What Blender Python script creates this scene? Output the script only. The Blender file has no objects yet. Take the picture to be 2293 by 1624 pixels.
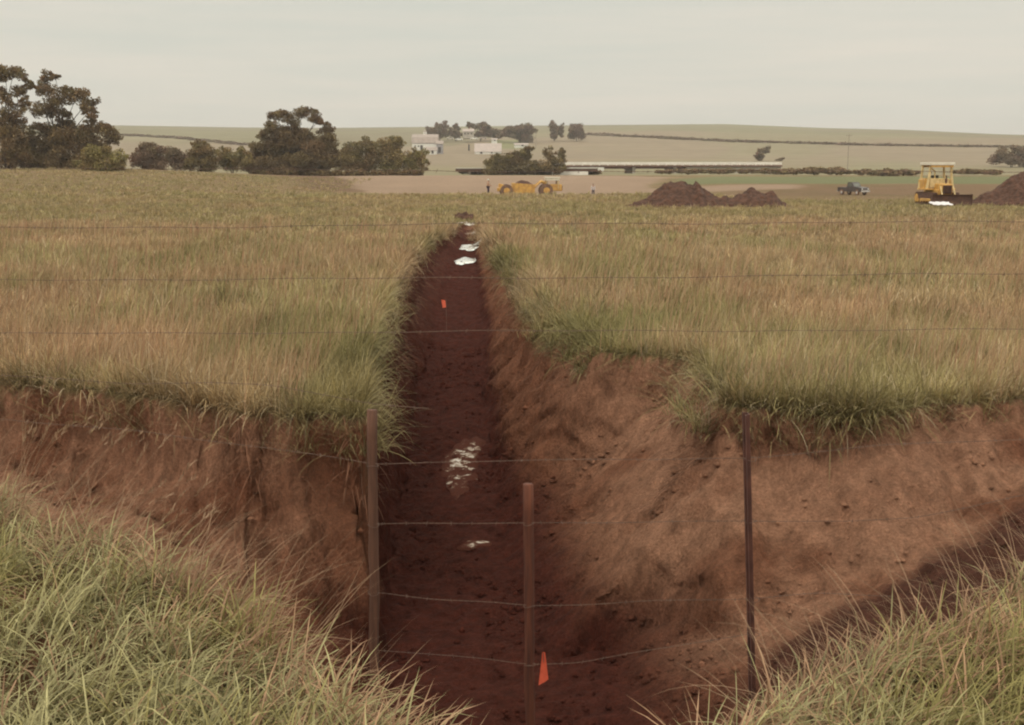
import bpy, math, random
import numpy as np
from mathutils import Vector, Matrix

random.seed(7)
rng = np.random.default_rng(11)
sc = bpy.context.scene
R = math.radians

# ------------------------------------------------------------------ camera, sky, sun, exposure
EYE = 3.4                      # eye height above the pasture (camera stands on the road bank)
F = 2600.0                     # focal length in units where the picture is 2293 wide
PITCH = math.atan((812 - 364) / F)
cd = bpy.data.cameras.new('camera')
cam = bpy.data.objects.new('camera', cd)
sc.collection.objects.link(cam)
cam.location = (0, 0, EYE)
cam.rotation_euler = (math.pi / 2 - PITCH, 0, 0)
cd.sensor_width = 36.0
cd.lens = 36.0 * F / 2293.0
cd.clip_start = 0.1
cd.clip_end = 9000
sc.camera = cam

SUN_EL, SUN_AZ = R(52), R(205)          # azimuth from +Y, clockwise: behind the camera, a little left
world = bpy.data.worlds.new('World')
sc.world = world
world.use_nodes = True
nt = world.node_tree
nt.nodes.clear()
N, L = nt.nodes, nt.links
wo = N.new('ShaderNodeOutputWorld')
bg = N.new('ShaderNodeBackground')
sky = N.new('ShaderNodeTexSky')
sky.sky_type = 'NISHITA'
sky.sun_disc = False
sky.sun_elevation = SUN_EL
sky.sun_rotation = SUN_AZ
sky.altitude = 300
sky.dust_density = 4
bg.inputs['Strength'].default_value = 0.10
tc = N.new('ShaderNodeTexCoord')
sep = N.new('ShaderNodeSeparateXYZ')
L.new(tc.outputs['Generated'], sep.inputs[0])
# overcast: luminance rises towards the zenith (as a real overcast sky does)
zr = N.new('ShaderNodeValToRGB')
e = zr.color_ramp.elements
e[0].position = 0.0;  e[0].color = (0.385, 0.38, 0.375, 1)
e[1].position = 1.0;  e[1].color = (1.0, 1.0, 1.0, 1)
m = zr.color_ramp.elements.new(0.16); m.color = (0.385, 0.38, 0.375, 1)
L.new(sep.outputs['Z'], zr.inputs[0])
mp = N.new('ShaderNodeMapping')
mp.inputs['Scale'].default_value = (1.2, 1.2, 16.0)
mp.inputs['Rotation'].default_value = (0, R(1.2), 0)
L.new(tc.outputs['Generated'], mp.inputs['Vector'])
cn = N.new('ShaderNodeTexNoise')
cn.inputs['Scale'].default_value = 2.1
cn.inputs['Detail'].default_value = 5
cn.inputs['Roughness'].default_value = 0.55
L.new(mp.outputs[0], cn.inputs['Vector'])
cr = N.new('ShaderNodeValToRGB')
ce = cr.color_ramp.elements
ce[0].position = 0.28; ce[0].color = (17.3, 17.7, 15.8, 1)
ce[1].position = 0.72; ce[1].color = (21.0, 19.6, 17.1, 1)
L.new(cn.outputs['Fac'], cr.inputs[0])
mul = N.new('ShaderNodeMix'); mul.data_type = 'RGBA'; mul.blend_type = 'MULTIPLY'
mul.inputs['Factor'].default_value = 1.0
L.new(cr.outputs[0], mul.inputs[6]); L.new(zr.outputs[0], mul.inputs[7])
mx = N.new('ShaderNodeMix'); mx.data_type = 'RGBA'
mx.inputs['Factor'].default_value = 0.96        # cloud cover over the clear sky
L.new(sky.outputs[0], mx.inputs[6]); L.new(mul.outputs[2], mx.inputs[7])
L.new(mx.outputs[2], bg.inputs['Color'])
L.new(bg.outputs[0], wo.inputs['Surface'])

sl = bpy.data.lights.new('sun', 'SUN')
sl.energy = 1.0
sl.angle = R(14)
sl.color = (1.0, 0.93, 0.82)
so = bpy.data.objects.new('sun', sl)
sc.collection.objects.link(so)
sdir = Vector((math.sin(SUN_AZ) * math.cos(SUN_EL), math.cos(SUN_AZ) * math.cos(SUN_EL), math.sin(SUN_EL)))
so.rotation_euler = sdir.to_track_quat('Z', 'Y').to_euler()
so.location = (0, -20, 40)
sc.view_settings.view_transform = 'Standard'
sc.view_settings.look = 'None'
sc.view_settings.exposure = 0.0
sc.view_settings.gamma = 1.0
sc.cycles.max_bounces = 5
sc.cycles.diffuse_bounces = 2
sc.cycles.transparent_max_bounces = 4
sc.cycles.filter_width = 2.1

# ------------------------------------------------------------------ noise, interpolation
def _hash(ix, iy, s):
    h = (ix.astype(np.int64) * 374761393 + iy.astype(np.int64) * 668265263 + s * 2147483647) & 0xffffffff
    h = ((h ^ (h >> 13)) * 1274126177) & 0xffffffff
    h = h ^ (h >> 16)
    return (h & 0xffff) / 65535.0

def vn(x, y, s=0):
    x = np.asarray(x, float); y = np.asarray(y, float)
    ix = np.floor(x); iy = np.floor(y)
    fx = x - ix; fy = y - iy
    fx = fx * fx * (3 - 2 * fx); fy = fy * fy * (3 - 2 * fy)
    a = _hash(ix, iy, s); b = _hash(ix + 1, iy, s); c = _hash(ix, iy + 1, s); d = _hash(ix + 1, iy + 1, s)
    return (a + (b - a) * fx) * (1 - fy) + (c + (d - c) * fx) * fy

def fbm(x, y, s=0, o=4):
    t = 0; a = 0.5; n = 0
    for k in range(o):
        t = t + a * vn(x * 2 ** k + 17.3 * k, y * 2 ** k - 9.1 * k, s + k); n += a; a *= 0.5
    return t / n          # 0..1

def ss(a, b, x):
    t = np.clip((np.asarray(x, float) - a) / (b - a), 0, 1)
    return t * t * (3 - 2 * t)

# ------------------------------------------------------------------ terrain
def rim_far(X):                 # far rim of the roadside ditch (distance from the camera)
    r = np.interp(X, [-60, -20, -7.5, -5, -3.5, -1.7, 0, 2.4, 3.2, 4.4, 6.2, 7.5, 20, 60],
                     [19, 19, 17.8, 16.4, 15.7, 15.2, 15.2, 16.4, 16.1, 15.6, 16.2, 16.8, 18, 18])
    return r + 0.5 * (fbm(X * 1.3, X * 0 + 3, 5, 3) - 0.5) + 0.22 * (vn(X * 4.1, X * 0, 8) - 0.5)

def bed(X):                     # ditch bottom
    return np.interp(X, [-30, -8, -5, -2.2, 0, 1.4, 3, 5, 7, 12, 30],
                        [-1.0, -1.15, -1.7, -2.75, -3.1, -3.0, -2.1, -1.35, -0.85, -0.7, -0.7])

def bank_edge(X):               # edge of the near bank (road side)
    e_ = np.interp(X, [-30, -8, -4.2, -2.7, -1.9, -1.1, -0.35, 0.15, 0.6, 1.1, 1.6, 2.2, 3.0, 4.4, 8, 30],
                      [8.6, 8.4, 7.3, 6.15, 5.25, 4.25, 3.0, 2.3, 3.1, 3.75, 4.15, 4.6, 5.25, 6.7, 8.2, 8.6])
    return e_ + 0.25 * (vn(X * 2.3, X * 0 + 1, 21) - 0.5)

def trench(X, Y):
    wob = 0.30 * (fbm(Y * 0.8, X * 0, 31, 3) - 0.5)
    wob2 = 0.35 * (fbm(Y * 0.9, X * 0 + 4, 37, 3) - 0.5)
    yk = [11.5, 15.5, 18, 21, 25, 32, 40, 50, 58, 64, 67.5]
    xl = np.interp(Y, yk, [-2.1, -2.02, -2.35, -2.6, -2.95, -3.3, -3.65, -3.6, -3.2, -2.85, -2.55]) + wob
    xr = np.interp(Y, [11.5, 15.5, 18, 20.2, 20.9, 23.5, 25, 28, 32, 40, 50, 58, 64, 67.5],
                      [3.4, 3.2, 3.25, 3.2, 1.7, 1.2, 1.0, 0.85, 0.6, 0.1, -0.7, -1.4, -1.9, -2.3]) + wob2
    fl = np.interp(Y, yk, [-1.85, -1.78, -2.02, -2.15, -2.3, -2.0, -2.2, -2.4, -2.5, -2.6, -2.5]) + 0.4 * wob
    fr = np.interp(Y, yk, [0.9, 0.3, -0.05, -0.3, -0.5, -0.8, -1.1, -1.5, -1.75, -2.1, -2.35]) + 0.4 * wob2
    D = np.interp(Y, [11.5, 15, 20, 25, 30, 45, 55, 64, 68], [3.1, 3.05, 2.85, 2.5, 2.2, 1.15, 0.62, 0.25, 0.0])
    # left wall: steep, undercut look; right wall: short scarp then a slope
    ul = np.clip((X - xl) / np.maximum(fl - xl, 0.05), 0, 1)
    zl = -D * np.interp(ul, [0, 0.12, 0.3, 0.75, 1], [0, 0.30, 0.62, 0.93, 1])
    ur = np.clip((xr - X) / np.maximum(xr - fr, 0.05), 0, 1)
    near = ss(24, 19, Y)
    pr_far = np.interp(ur, [0, 0.05, 0.28, 0.42, 1], [0, 0.06, 0.16, 0.42, 1])
    pr_near = np.interp(ur, [0, 0.06, 0.14, 0.6, 1], [0, 0.10, 0.26, 0.72, 1])
    zr_ = -D * (pr_far * (1 - near) + pr_near * near)
    mid = 0.5 * (fl + fr)
    z = np.where(X < mid, zl, zr_)
    z = np.where((X < xl) | (X > xr), 0.0, z)
    return np.where((Y > 11.5) & (Y < 67.8), z, 9.0), D

def height(X, Y):
    X = np.asarray(X, float); Y = np.asarray(Y, float)
    X, Y = np.broadcast_arrays(X, Y)
    # --- pasture and what lies beyond
    f = 0.10 * (fbm(X * 0.12, Y * 0.12, 2) - 0.5) * ss(14, 30, Y)
    f = f + 0.35 * (fbm(X * 0.02, Y * 0.03, 3) - 0.5) * ss(60, 110, Y) * (1 - ss(300, 400, Y))
    f = f + 2.2 * ss(-22, -80, X) * ss(85, 190, Y) * (1 - ss(222, 300, Y))      # swell on the left
    lip = 126 - 0.16 * np.clip(X, 0, 60)
    bas = ss(-46, -26, X) * ss(lip, lip + 14, Y) * (1 - ss(172 - 16 * ss(15, 40, X), 232 - 44 * ss(15, 40, X), Y))        # excavated basin
    f = f - (1.0 - 0.25 * ss(20, 40, X)) * bas + 0.45 * ss(172, 236, Y) * ss(-46, -26, X) * (1 - ss(18, 45, X)) * (1 - ss(262, 290, Y))
    # --- far hills
    prof = np.interp(Y, [0, 300, 420, 500, 600, 700, 800, 900, 1200, 1500, 1900, 2600, 4000],
                        [0, 0, -0.3, 1.2, 4.5, 8.5, 14.4, 21.5, 35.5, 47.0, 52, 40, 20])
    ax = X / np.maximum(Y, 50)
    sil = np.interp(ax, [-0.6, -0.34, -0.225, -0.15, 0.05, 0.18, 0.27, 0.33, 0.44, 0.6],
                        [1.03, 1.06, 1.0, 0.99, 1.06, 1.09, 0.98, 0.94, 0.78, 0.7])
    f = f + prof * (1 + (sil - 1) * ss(850, 1450, Y))
    # --- roadside ditch
    Yr = rim_far(X); B = bed(X); Yn = bank_edge(X)
    u = Yr - Y
    right = ss(0.8, 3.0, X)
    vh = 0.30 + 0.35 * (1 - right) + 0.35 * vn(X * 1.7, X * 0, 12) - 0.15 * ss(3.0, 4.5, X)
    steep = 2.6 * (1 - right) + 0.62 * right
    steep = steep - 1.1 * ss(-2.6, -5.5, X)
    drop = vh * np.clip(u / 0.16, 0, 1) + steep * np.clip(u - 0.16, 0, None)
    drop = drop + 0.16 * (fbm(X * 2.2, Y * 2.2, 41, 3) - 0.5) * np.clip(u * 3, 0, 1)
    zn = 1.78 - 0.055 * np.clip(Y - 2, 0, 7) + 0.10 * (fbm(X * 0.9, Y * 0.9, 61, 3) - 0.5)
    over = np.clip(Y - Yn, 0, None)
    zn = zn + 0.0 * ss(1.5, 3.2, X) * ss(2.5, 4.5, Y)
    zn = zn - 0.85 * over - 0.25 * np.clip(over / 0.4, 0, 1)
    b_ = B + 0.12 * (fbm(X * 1.5, Y * 1.5, 51, 3) - 0.5)
    soft = np.maximum(np.maximum(b_, -drop), zn)
    ditch = np.where(Y < Yr, soft, 9.0)
    tz, D = trench(X, Y)
    z = np.where(Y > Yr, np.minimum(f, f * 0 + 99), ditch)
    z = np.where(tz < -0.001, np.minimum(z, tz + 0.10 * (fbm(X * 1.8, Y * 1.8, 71, 3) - 0.5)), z)
    z = np.where((Y < 12.3), np.maximum(z, zn), z)
    # slumped notch in the right-hand rim
    return z

def ray(px, py):
    cx = (px - 1146.5) / F; cy = -(py - 812) / F
    c, s = math.cos(PITCH), math.sin(PITCH)
    return np.array([cx, c + cy * s, -s + cy * c])        # camera forward has length 1 along the axis

def at(px, py, Y):              # the point seen at that pixel, Y metres ahead
    d = ray(px, py)
    t = Y / d[1]
    return Vector((d[0] * t, Y, EYE + d[2] * t))

def hit(px, py, y0=13.0, y1=2600.0):
    d = ray(px, py)
    Y = np.geomspace(y0, y1, 6000)
    t = Y / d[1]
    X = d[0] * t; Z = EYE + d[2] * t
    g = height(X, Y)
    k = np.argmax(Z < g)
    if not (Z < g).any():
        k = 5999
    return Vector((X[k], Y[k], g[k]))

def gz(x, y):
    return float(height(np.array([x]), np.array([y]))[0])

# ------------------------------------------------------------------ object helpers
def link(o):
    sc.collection.objects.link(o)
    return o

def tag(o, label=None, cat=None, group=None, kind=None):
    if label: o['label'] = label
    if cat: o['category'] = cat
    if group: o['group'] = group
    if kind: o['kind'] = kind
    return o

def empty(name, loc, label, cat, rz=0.0, group=None):
    o = bpy.data.objects.new(name, None)
    o.empty_display_size = 0.3
    o.location = loc
    o.rotation_euler = (0, 0, rz)
    link(o)
    return tag(o, label, cat, group)

def np_mesh(name, co, loops, starts_n, mat, col=None, parent=None, smooth=False, col_name='Col'):
    """co (n,3); loops flat index array; starts_n: vertices per polygon (array or int)"""
    me = bpy.data.meshes.new(name)
    co = np.ascontiguousarray(co, dtype=np.float32)
    loops = np.ascontiguousarray(loops.ravel(), dtype=np.int32)
    if isinstance(starts_n, int):
        tot = np.full(len(loops) // starts_n, starts_n, dtype=np.int32)
    else:
        tot = np.ascontiguousarray(starts_n, dtype=np.int32)
    st = np.zeros(len(tot), dtype=np.int32)
    st[1:] = np.cumsum(tot)[:-1]
    me.vertices.add(len(co)); me.vertices.foreach_set('co', co.ravel())
    me.loops.add(len(loops)); me.loops.foreach_set('vertex_index', loops)
    me.polygons.add(len(tot)); me.polygons.foreach_set('loop_start', st)
    try:
        me.polygons.foreach_set('loop_total', tot)
    except Exception:
        pass
    if smooth:
        me.polygons.foreach_set('use_smooth', np.ones(len(tot), dtype=bool))
    if col is not None:
        a = me.color_attributes.new(col_name, 'FLOAT_COLOR', 'POINT')
        c4 = np.ones((len(co), 4), dtype=np.float32); c4[:, :3] = col
        a.data.foreach_set('color', c4.ravel())
    me.update(calc_edges=True)
    me.validate()
    if mat: me.materials.append(mat)
    o = link(bpy.data.objects.new(name, me))
    if parent: o.parent = parent
    return o

class MB:
    """collects simple shapes into ONE mesh"""
    def __init__(s): s.v = []; s.f = []
    def add(s, vs, fs, M=None):
        b = len(s.v)
        for v in vs:
            v = Vector(v)
            s.v.append(tuple(M @ v) if M else tuple(v))
        for f in fs: s.f.append(tuple(b + i for i in f))
        return s
    def box(s, cx, cy, cz, sx, sy, sz, rz=0, rx=0, ry=0, tx=1.0, ty=1.0):
        """centre, full sizes; tx, ty scale the top face"""
        x, y, z = sx / 2, sy / 2, sz / 2
        b = min(x, y, z) * 0.18
        vs = []
        for (zz, k) in ((-z, 0), (-z + b, 1), (z - b, 1), (z, 0)):
            t = (zz + z) / (2 * z); qx = 1 + (tx - 1) * t; qy = 1 + (ty - 1) * t
            i = 0 if k else b
            for (a, c) in ((-1, -1), (1, -1), (1, 1), (-1, 1)):
                vs.append((a * (x - i) * qx, c * (y - i) * qy, zz))
        fs = [(3, 2, 1, 0), (12, 13, 14, 15)]
        for r in range(3):
            for q in range(4):
                fs.append((r * 4 + q, r * 4 + (q + 1) % 4, (r + 1) * 4 + (q + 1) % 4, (r + 1) * 4 + q))
        M = Matrix.Translation((cx, cy, cz)) @ Matrix.Rotation(rz, 4, 'Z') @ Matrix.Rotation(ry, 4, 'Y') @ Matrix.Rotation(rx, 4, 'X')
        return s.add(vs, fs, M)
    def cyl(s, p0, p1, r0, r1=None, n=12):
        r1 = r0 if r1 is None else r1
        p0 = Vector(p0); p1 = Vector(p1); d = (p1 - p0).normalized()
        a = d.orthogonal().normalized(); b = d.cross(a)
        vs = []
        for (p, r) in ((p0, r0), (p1, r1)):
            for i in range(n):
                t = 2 * math.pi * i / n
                vs.append(p + a * r * math.cos(t) + b * r * math.sin(t))
        fs = [tuple(range(n))[::-1], tuple(range(n, 2 * n))]
        for i in range(n): fs.append((i, (i + 1) % n, n + (i + 1) % n, n + i))
        return s.add(vs, fs)
    def tube(s, pts, rad, n=6):
        pts = [Vector(p) for p in pts]
        if not hasattr(rad, '__len__'): rad = [rad] * len(pts)
        b0 = len(s.v); prev = None
        for i, p in enumerate(pts):
            d = (pts[min(i + 1, len(pts) - 1)] - pts[max(i - 1, 0)]).normalized()
            if prev is None: a = d.orthogonal().normalized()
            else:
                a = prev - d * prev.dot(d)
                a = a.normalized() if a.length > 1e-6 else d.orthogonal().normalized()
            prev = a; b = d.cross(a)
            for k in range(n):
                t = 2 * math.pi * k / n
                s.v.append(tuple(p + a * rad[i] * math.cos(t) + b * rad[i] * math.sin(t)))
        for i in range(len(pts) - 1):
            for k in range(n):
                s.f.append((b0 + i * n + k, b0 + i * n + (k + 1) % n, b0 + (i + 1) * n + (k + 1) % n, b0 + (i + 1) * n + k))
        s.f.append(tuple(b0 + k for k in range(n))[::-1])
        s.f.append(tuple(b0 + (len(pts) - 1) * n + k for k in range(n)))
        return s
    def prism(s, prof, x0, x1):
        """profile in (y,z) extruded along x"""
        n = len(prof)
        vs = [(x0, y, z) for y, z in prof] + [(x1, y, z) for y, z in prof]
        fs = [tuple(range(n)), tuple(range(n, 2 * n))[::-1]]
        for i in range(n): fs.append((i, n + i, n + (i + 1) % n, (i + 1) % n))
        return s.add(vs, fs)
    def obj(s, name, mat, parent=None, smooth=False, loc=None):
        me = bpy.data.meshes.new(name)
        me.from_pydata(s.v, [], s.f)
        me.validate()
        if smooth:
            for p in me.polygons: p.use_smooth = True
        me.materials.append(mat)
        o = link(bpy.data.objects.new(name, me))
        if parent: o.parent = parent
        if loc: o.location = loc
        return o

# ------------------------------------------------------------------ materials
def mat_new(name):
    m = bpy.data.materials.new(name); m.use_nodes = True
    return m, m.node_tree.nodes, m.node_tree.links, m.node_tree.nodes['Principled BSDF']

def mat_plain(name, c1, c2=None, scale=6.0, rough=0.75, metal=0.0, bump=0.0, detail=4, lo=0.35, hi=0.65):
    m, n, l, b = mat_new(name)
    c2 = c2 or tuple(x * 0.7 for x in c1)
    t = n.new('ShaderNodeTexCoord'); no = n.new('ShaderNodeTexNoise')
    no.inputs['Scale'].default_value = scale; no.inputs['Detail'].default_value = detail
    l.new(t.outputs['Object'], no.inputs['Vector'])
    r = n.new('ShaderNodeValToRGB')
    r.color_ramp.elements[0].position = lo; r.color_ramp.elements[0].color = (*c2, 1)
    r.color_ramp.elements[1].position = hi; r.color_ramp.elements[1].color = (*c1, 1)
    l.new(no.outputs['Fac'], r.inputs[0]); l.new(r.outputs[0], b.inputs['Base Color'])
    b.inputs['Roughness'].default_value = rough; b.inputs['Metallic'].default_value = metal
    if bump:
        bp = n.new('ShaderNodeBump'); bp.inputs['Distance'].default_value = bump
        l.new(no.outputs['Fac'], bp.inputs['Height']); l.new(bp.outputs[0], b.inputs['Normal'])
    return m

def mat_attr(name, rough=0.85, trans=0.0, nscale=0.0, namt=0.25, spec=0.2):
    m, n, l, b = mat_new(name)
    a = n.new('ShaderNodeAttribute'); a.attribute_name = 'Col'
    src = a.outputs['Color']
    if nscale:
        g = n.new('ShaderNodeNewGeometry'); no = n.new('ShaderNodeTexNoise')
        no.inputs['Scale'].default_value = nscale; no.inputs['Detail'].default_value = 3
        l.new(g.outputs['Position'], no.inputs['Vector'])
        r = n.new('ShaderNodeMapRange')
        r.inputs['To Min'].default_value = 1 - namt; r.inputs['To Max'].default_value = 1 + namt
        r.inputs['From Min'].default_value = 0.3; r.inputs['From Max'].default_value = 0.7
        l.new(no.outputs['Fac'], r.inputs['Value'])
        v = n.new('ShaderNodeVectorMath'); v.operation = 'SCALE'
        l.new(src, v.inputs[0]); l.new(r.outputs[0], v.inputs['Scale']); src = v.outputs[0]
    l.new(src, b.inputs['Base Color'])
    b.inputs['Roughness'].default_value = rough
    b.inputs['Specular IOR Level'].default_value = spec
    if trans:
        t = n.new('ShaderNodeBsdfTranslucent'); mxs = n.new('ShaderNodeMixShader')
        mxs.inputs[0].default_value = trans
        l.new(src, t.inputs['Color']); l.new(b.outputs[0], mxs.inputs[1]); l.new(t.outputs[0], mxs.inputs[2])
        l.new(mxs.outputs[0], n['Material Output'].inputs['Surface'])
    return m

def mat_ground(name):
    m, n, l, b = mat_new(name)
    a = n.new('ShaderNodeAttribute'); a.attribute_name = 'Col'
    g = n.new('ShaderNodeNewGeometry')
    no = n.new('ShaderNodeTexNoise'); no.inputs['Scale'].default_value = 5.0; no.inputs['Detail'].default_value = 8
    no.inputs['Roughness'].default_value = 0.68
    mp_ = n.new('ShaderNodeMapping'); mp_.inputs['Scale'].default_value = (1, 1, 0.45)
    mp_.inputs['Rotation'].default_value = (0.2, 0.5, 0)
    l.new(g.outputs['Position'], mp_.inputs['Vector']); l.new(mp_.outputs[0], no.inputs['Vector'])
    r = n.new('ShaderNodeMapRange')
    r.inputs['From Min'].default_value = 0.3; r.inputs['From Max'].default_value = 0.7
    r.inputs['To Min'].default_value = 0.62; r.inputs['To Max'].default_value = 1.38
    l.new(no.outputs['Fac'], r.inputs['Value'])
    nf = n.new('ShaderNodeTexNoise'); nf.inputs['Scale'].default_value = 26; nf.inputs['Detail'].default_value = 6; nf.inputs['Roughness'].default_value = 0.75
    l.new(g.outputs['Position'], nf.inputs['Vector'])
    rf_ = n.new('ShaderNodeMapRange'); rf_.inputs['From Min'].default_value = 0.33; rf_.inputs['From Max'].default_value = 0.67
    rf_.inputs['To Min'].default_value = 0.74; rf_.inputs['To Max'].default_value = 1.26
    l.new(nf.outputs['Fac'], rf_.inputs['Value'])
    mm = n.new('ShaderNodeMath'); mm.operation = 'MULTIPLY'
    l.new(r.outputs[0], mm.inputs[0]); l.new(rf_.outputs[0], mm.inputs[1])
    v = n.new('ShaderNodeVectorMath'); v.operation = 'SCALE'
    l.new(a.outputs['Color'], v.inputs[0]); l.new(mm.outputs[0], v.inputs['Scale'])
    l.new(v.outputs[0], b.inputs['Base Color'])
    b.inputs['Roughness'].default_value = 0.95; b.inputs['Specular IOR Level'].default_value = 0.12
    n2 = n.new('ShaderNodeTexNoise'); n2.inputs['Scale'].default_value = 16; n2.inputs['Detail'].default_value = 9
    n2.inputs['Roughness'].default_value = 0.7
    l.new(mp_.outputs[0], n2.inputs['Vector'])
    bp = n.new('ShaderNodeBump'); bp.inputs['Distance'].default_value = 0.2; bp.inputs['Strength'].default_value = 1.0
    l.new(n2.outputs['Fac'], bp.inputs['Height']); l.new(bp.outputs[0], b.inputs['Normal'])
    return m

# ------------------------------------------------------------------ ground sheet
SOIL = np.array([0.235, 0.098, 0.054])
SOIL_PALE = np.array([0.385, 0.195, 0.118])
SOIL_WET = np.array([0.088, 0.023, 0.014])
FIELD_A = np.array([0.225, 0.155, 0.078])
FIELD_B = np.array([0.185, 0.142, 0.062])
FIELD_C = np.array([0.245, 0.160, 0.092])
DIRT_PALE = np.array([0.325, 0.225, 0.155])
DIRT_RED = np.array([0.190, 0.110, 0.070])
GREEN = np.array([0.175, 0.175, 0.085])

def mixc(a, b, t):
    return a * (1 - t)[..., None] + b * t[..., None]

def field_colour(X, Y):
    n1 = fbm(X * 0.10, Y * 0.05, 101, 4); n2 = fbm(X * 0.5, Y * 0.25, 111, 3)
    c = mixc(np.broadcast_to(FIELD_A, X.shape + (3,)), FIELD_B, ss(0.50, 0.66, n1))
    c = mixc(c, FIELD_C, ss(0.52, 0.70, n2) * 0.8)
    return c

def ground_colour(X, Y, Z):
    c = field_colour(X, Y)
    # graded pale earth behind the scraper, red-brown strips and the green crop strip to the right
    wig = 8 * (fbm(X * 0.05, Y * 0, 121, 3) - 0.5)
    ax = X / np.maximum(Y, 1)
    jit = 0.02 * (fbm(X * 0.3, Y * 0.3, 125, 3) - 0.5)
    lft = ax + 0.00035 * (Y - 170) + jit
    pale = ss(0, 6, Y - 168 - wig) * (1 - ss(268, 280, Y)) * ss(-0.128, -0.120, lft) * (1 - ss(0.105, 0.120, ax - 0.0003 * (Y - 170) + jit))
    fringe = ss(0, 6, Y - 176 - wig) * (1 - ss(262, 274, Y)) * ss(-0.185, -0.16, lft) * (1 - ss(-0.128, -0.120, lft))
    pale2 = ss(170, 173, Y + wig * 0.5) * (1 - ss(184, 187, Y + wig * 0.5)) * ss(0.10, 0.12, ax + jit) * (1 - ss(0.235, 0.25, ax + jit))
    grn = ss(188, 194, Y + wig) * (1 - ss(285, 300, Y)) * ss(0.118, 0.135, ax - 0.0003 * (Y - 170) + jit)
    red = ss(140, 150, Y + wig * 0.6) * (1 - ss(180, 190, Y + wig)) * ss(0.16, 0.20, ax + jit)
    c = mixc(c, DIRT_RED * 0.9, fringe * 0.8)
    c = mixc(c, DIRT_RED, red * 0.5)
    c = mixc(c, GREEN, grn)
    c = mixc(c, DIRT_PALE, pale2)
    c = mixc(c, DIRT_PALE * (0.9 + 0.2 * fbm(X * 0.2, Y * 0.1, 131)[..., None]), pale)
    # bare soil inside the ditch and the trench
    Yr = rim_far(X); Yn = bank_edge(X)
    tz, D = trench(X, Y)
    depth = -Z
    soil_m = ((Y < Yr) & (Y > Yn + 0.15)) | ((tz < -0.03))
    wall = ss(0.25, 1.2, depth)
    sn = fbm(X * 1.1, Y * 1.1 + Z, 141, 4)
    s = mixc(np.broadcast_to(SOIL, X.shape + (3,)), SOIL_PALE, ss(0.15, 0.60, sn) * (ss(0.6, 2.4, X) * 0.9 + ss(-2.1, -3.4, X) * 1.0 + 0.3 * ss(0.3, 1.2, X)) * ss(12, 13.5, Y))  # left wall painted paler, making up for the little sky light it gets
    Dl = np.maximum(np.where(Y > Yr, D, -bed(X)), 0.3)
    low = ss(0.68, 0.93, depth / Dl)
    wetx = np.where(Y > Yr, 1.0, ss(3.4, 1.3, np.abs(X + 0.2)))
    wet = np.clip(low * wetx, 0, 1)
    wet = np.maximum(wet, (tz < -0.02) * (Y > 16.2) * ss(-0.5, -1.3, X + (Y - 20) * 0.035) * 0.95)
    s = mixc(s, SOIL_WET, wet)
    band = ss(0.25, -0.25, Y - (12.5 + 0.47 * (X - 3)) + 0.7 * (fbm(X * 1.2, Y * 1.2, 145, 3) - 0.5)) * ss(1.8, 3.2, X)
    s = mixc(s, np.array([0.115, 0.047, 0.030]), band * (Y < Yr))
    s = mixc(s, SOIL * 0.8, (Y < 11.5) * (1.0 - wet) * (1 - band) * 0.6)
    grassy = ss(0.75, 0.2, depth) * (Y > Yr) * (Y > 24) * (X > -1)
    s = mixc(s, FIELD_B * 0.8, grassy)
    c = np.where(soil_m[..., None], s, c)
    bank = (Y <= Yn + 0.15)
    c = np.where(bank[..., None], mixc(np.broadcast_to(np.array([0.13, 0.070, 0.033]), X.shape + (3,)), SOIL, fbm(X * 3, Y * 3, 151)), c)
    return c

def grid_mesh(name, xs, ys, mat, rough=True):
    X, Y = np.meshgrid(xs, ys)
    Z = height(X, Y)
    C = ground_colour(X, Y, Z)
    if rough:      # push steep soil faces in and out so that they read as broken earth
        gy, gx = np.gradient(Z, ys, xs)
        g = np.hypot(gx, gy); k = ss(0.35, 1.6, g)
        nx = gx / np.maximum(g, 1e-6); ny = gy / np.maximum(g, 1e-6)
        a = (fbm(X * 2.6 + Y * 2.0, Z * 1.3, 201, 4) - 0.5) * 0.55 + (fbm(X * 9 + Y * 7, Z * 3.0, 211, 3) - 0.5) * 0.20
        X2 = X + nx * a * k; Y2 = Y + ny * a * k
        inside = ss(0.15, 0.4, -Z) * ((Y > 7) & (Y < 68))
        tr_ = ss(3.2, 2.4, X) * ss(-1.2, -0.4, X) * ss(13, 14.5, Y)
        rill = (fbm(X * 0.9, Y * 4.5 + X * 1.5, 231, 4) - 0.5) * tr_ + (fbm(X * 4.5, Y * 0.9, 241, 4) - 0.5) * (1 - tr_)
        lump = np.abs(fbm(X * 2.4, Y * 2.4, 251, 4) - 0.5)
        Z = Z + ((fbm(X * 6, Y * 6, 221, 4) - 0.5) * 0.13 + rill * 0.26 * ss(0.12, 0.4, g) - lump * 0.16) * inside
    else:
        X2, Y2 = X, Y
    ny_, nx_ = X.shape
    idx = np.arange(nx_ * ny_).reshape(ny_, nx_)
    q = np.stack([idx[:-1, :-1], idx[:-1, 1:], idx[1:, 1:], idx[1:, :-1]], -1).reshape(-1, 4)
    co = np.stack([X2.ravel(), Y2.ravel(), Z.ravel()], -1)
    return np_mesh(name, co, q, 4, mat, C.reshape(-1, 3), smooth=True)

def spread(a, b, step, grow, limit):
    out = [a]; s = step
    while out[-1] < limit:
        out.append(out[-1] + s); s *= grow
    return np.array(out)

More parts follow.
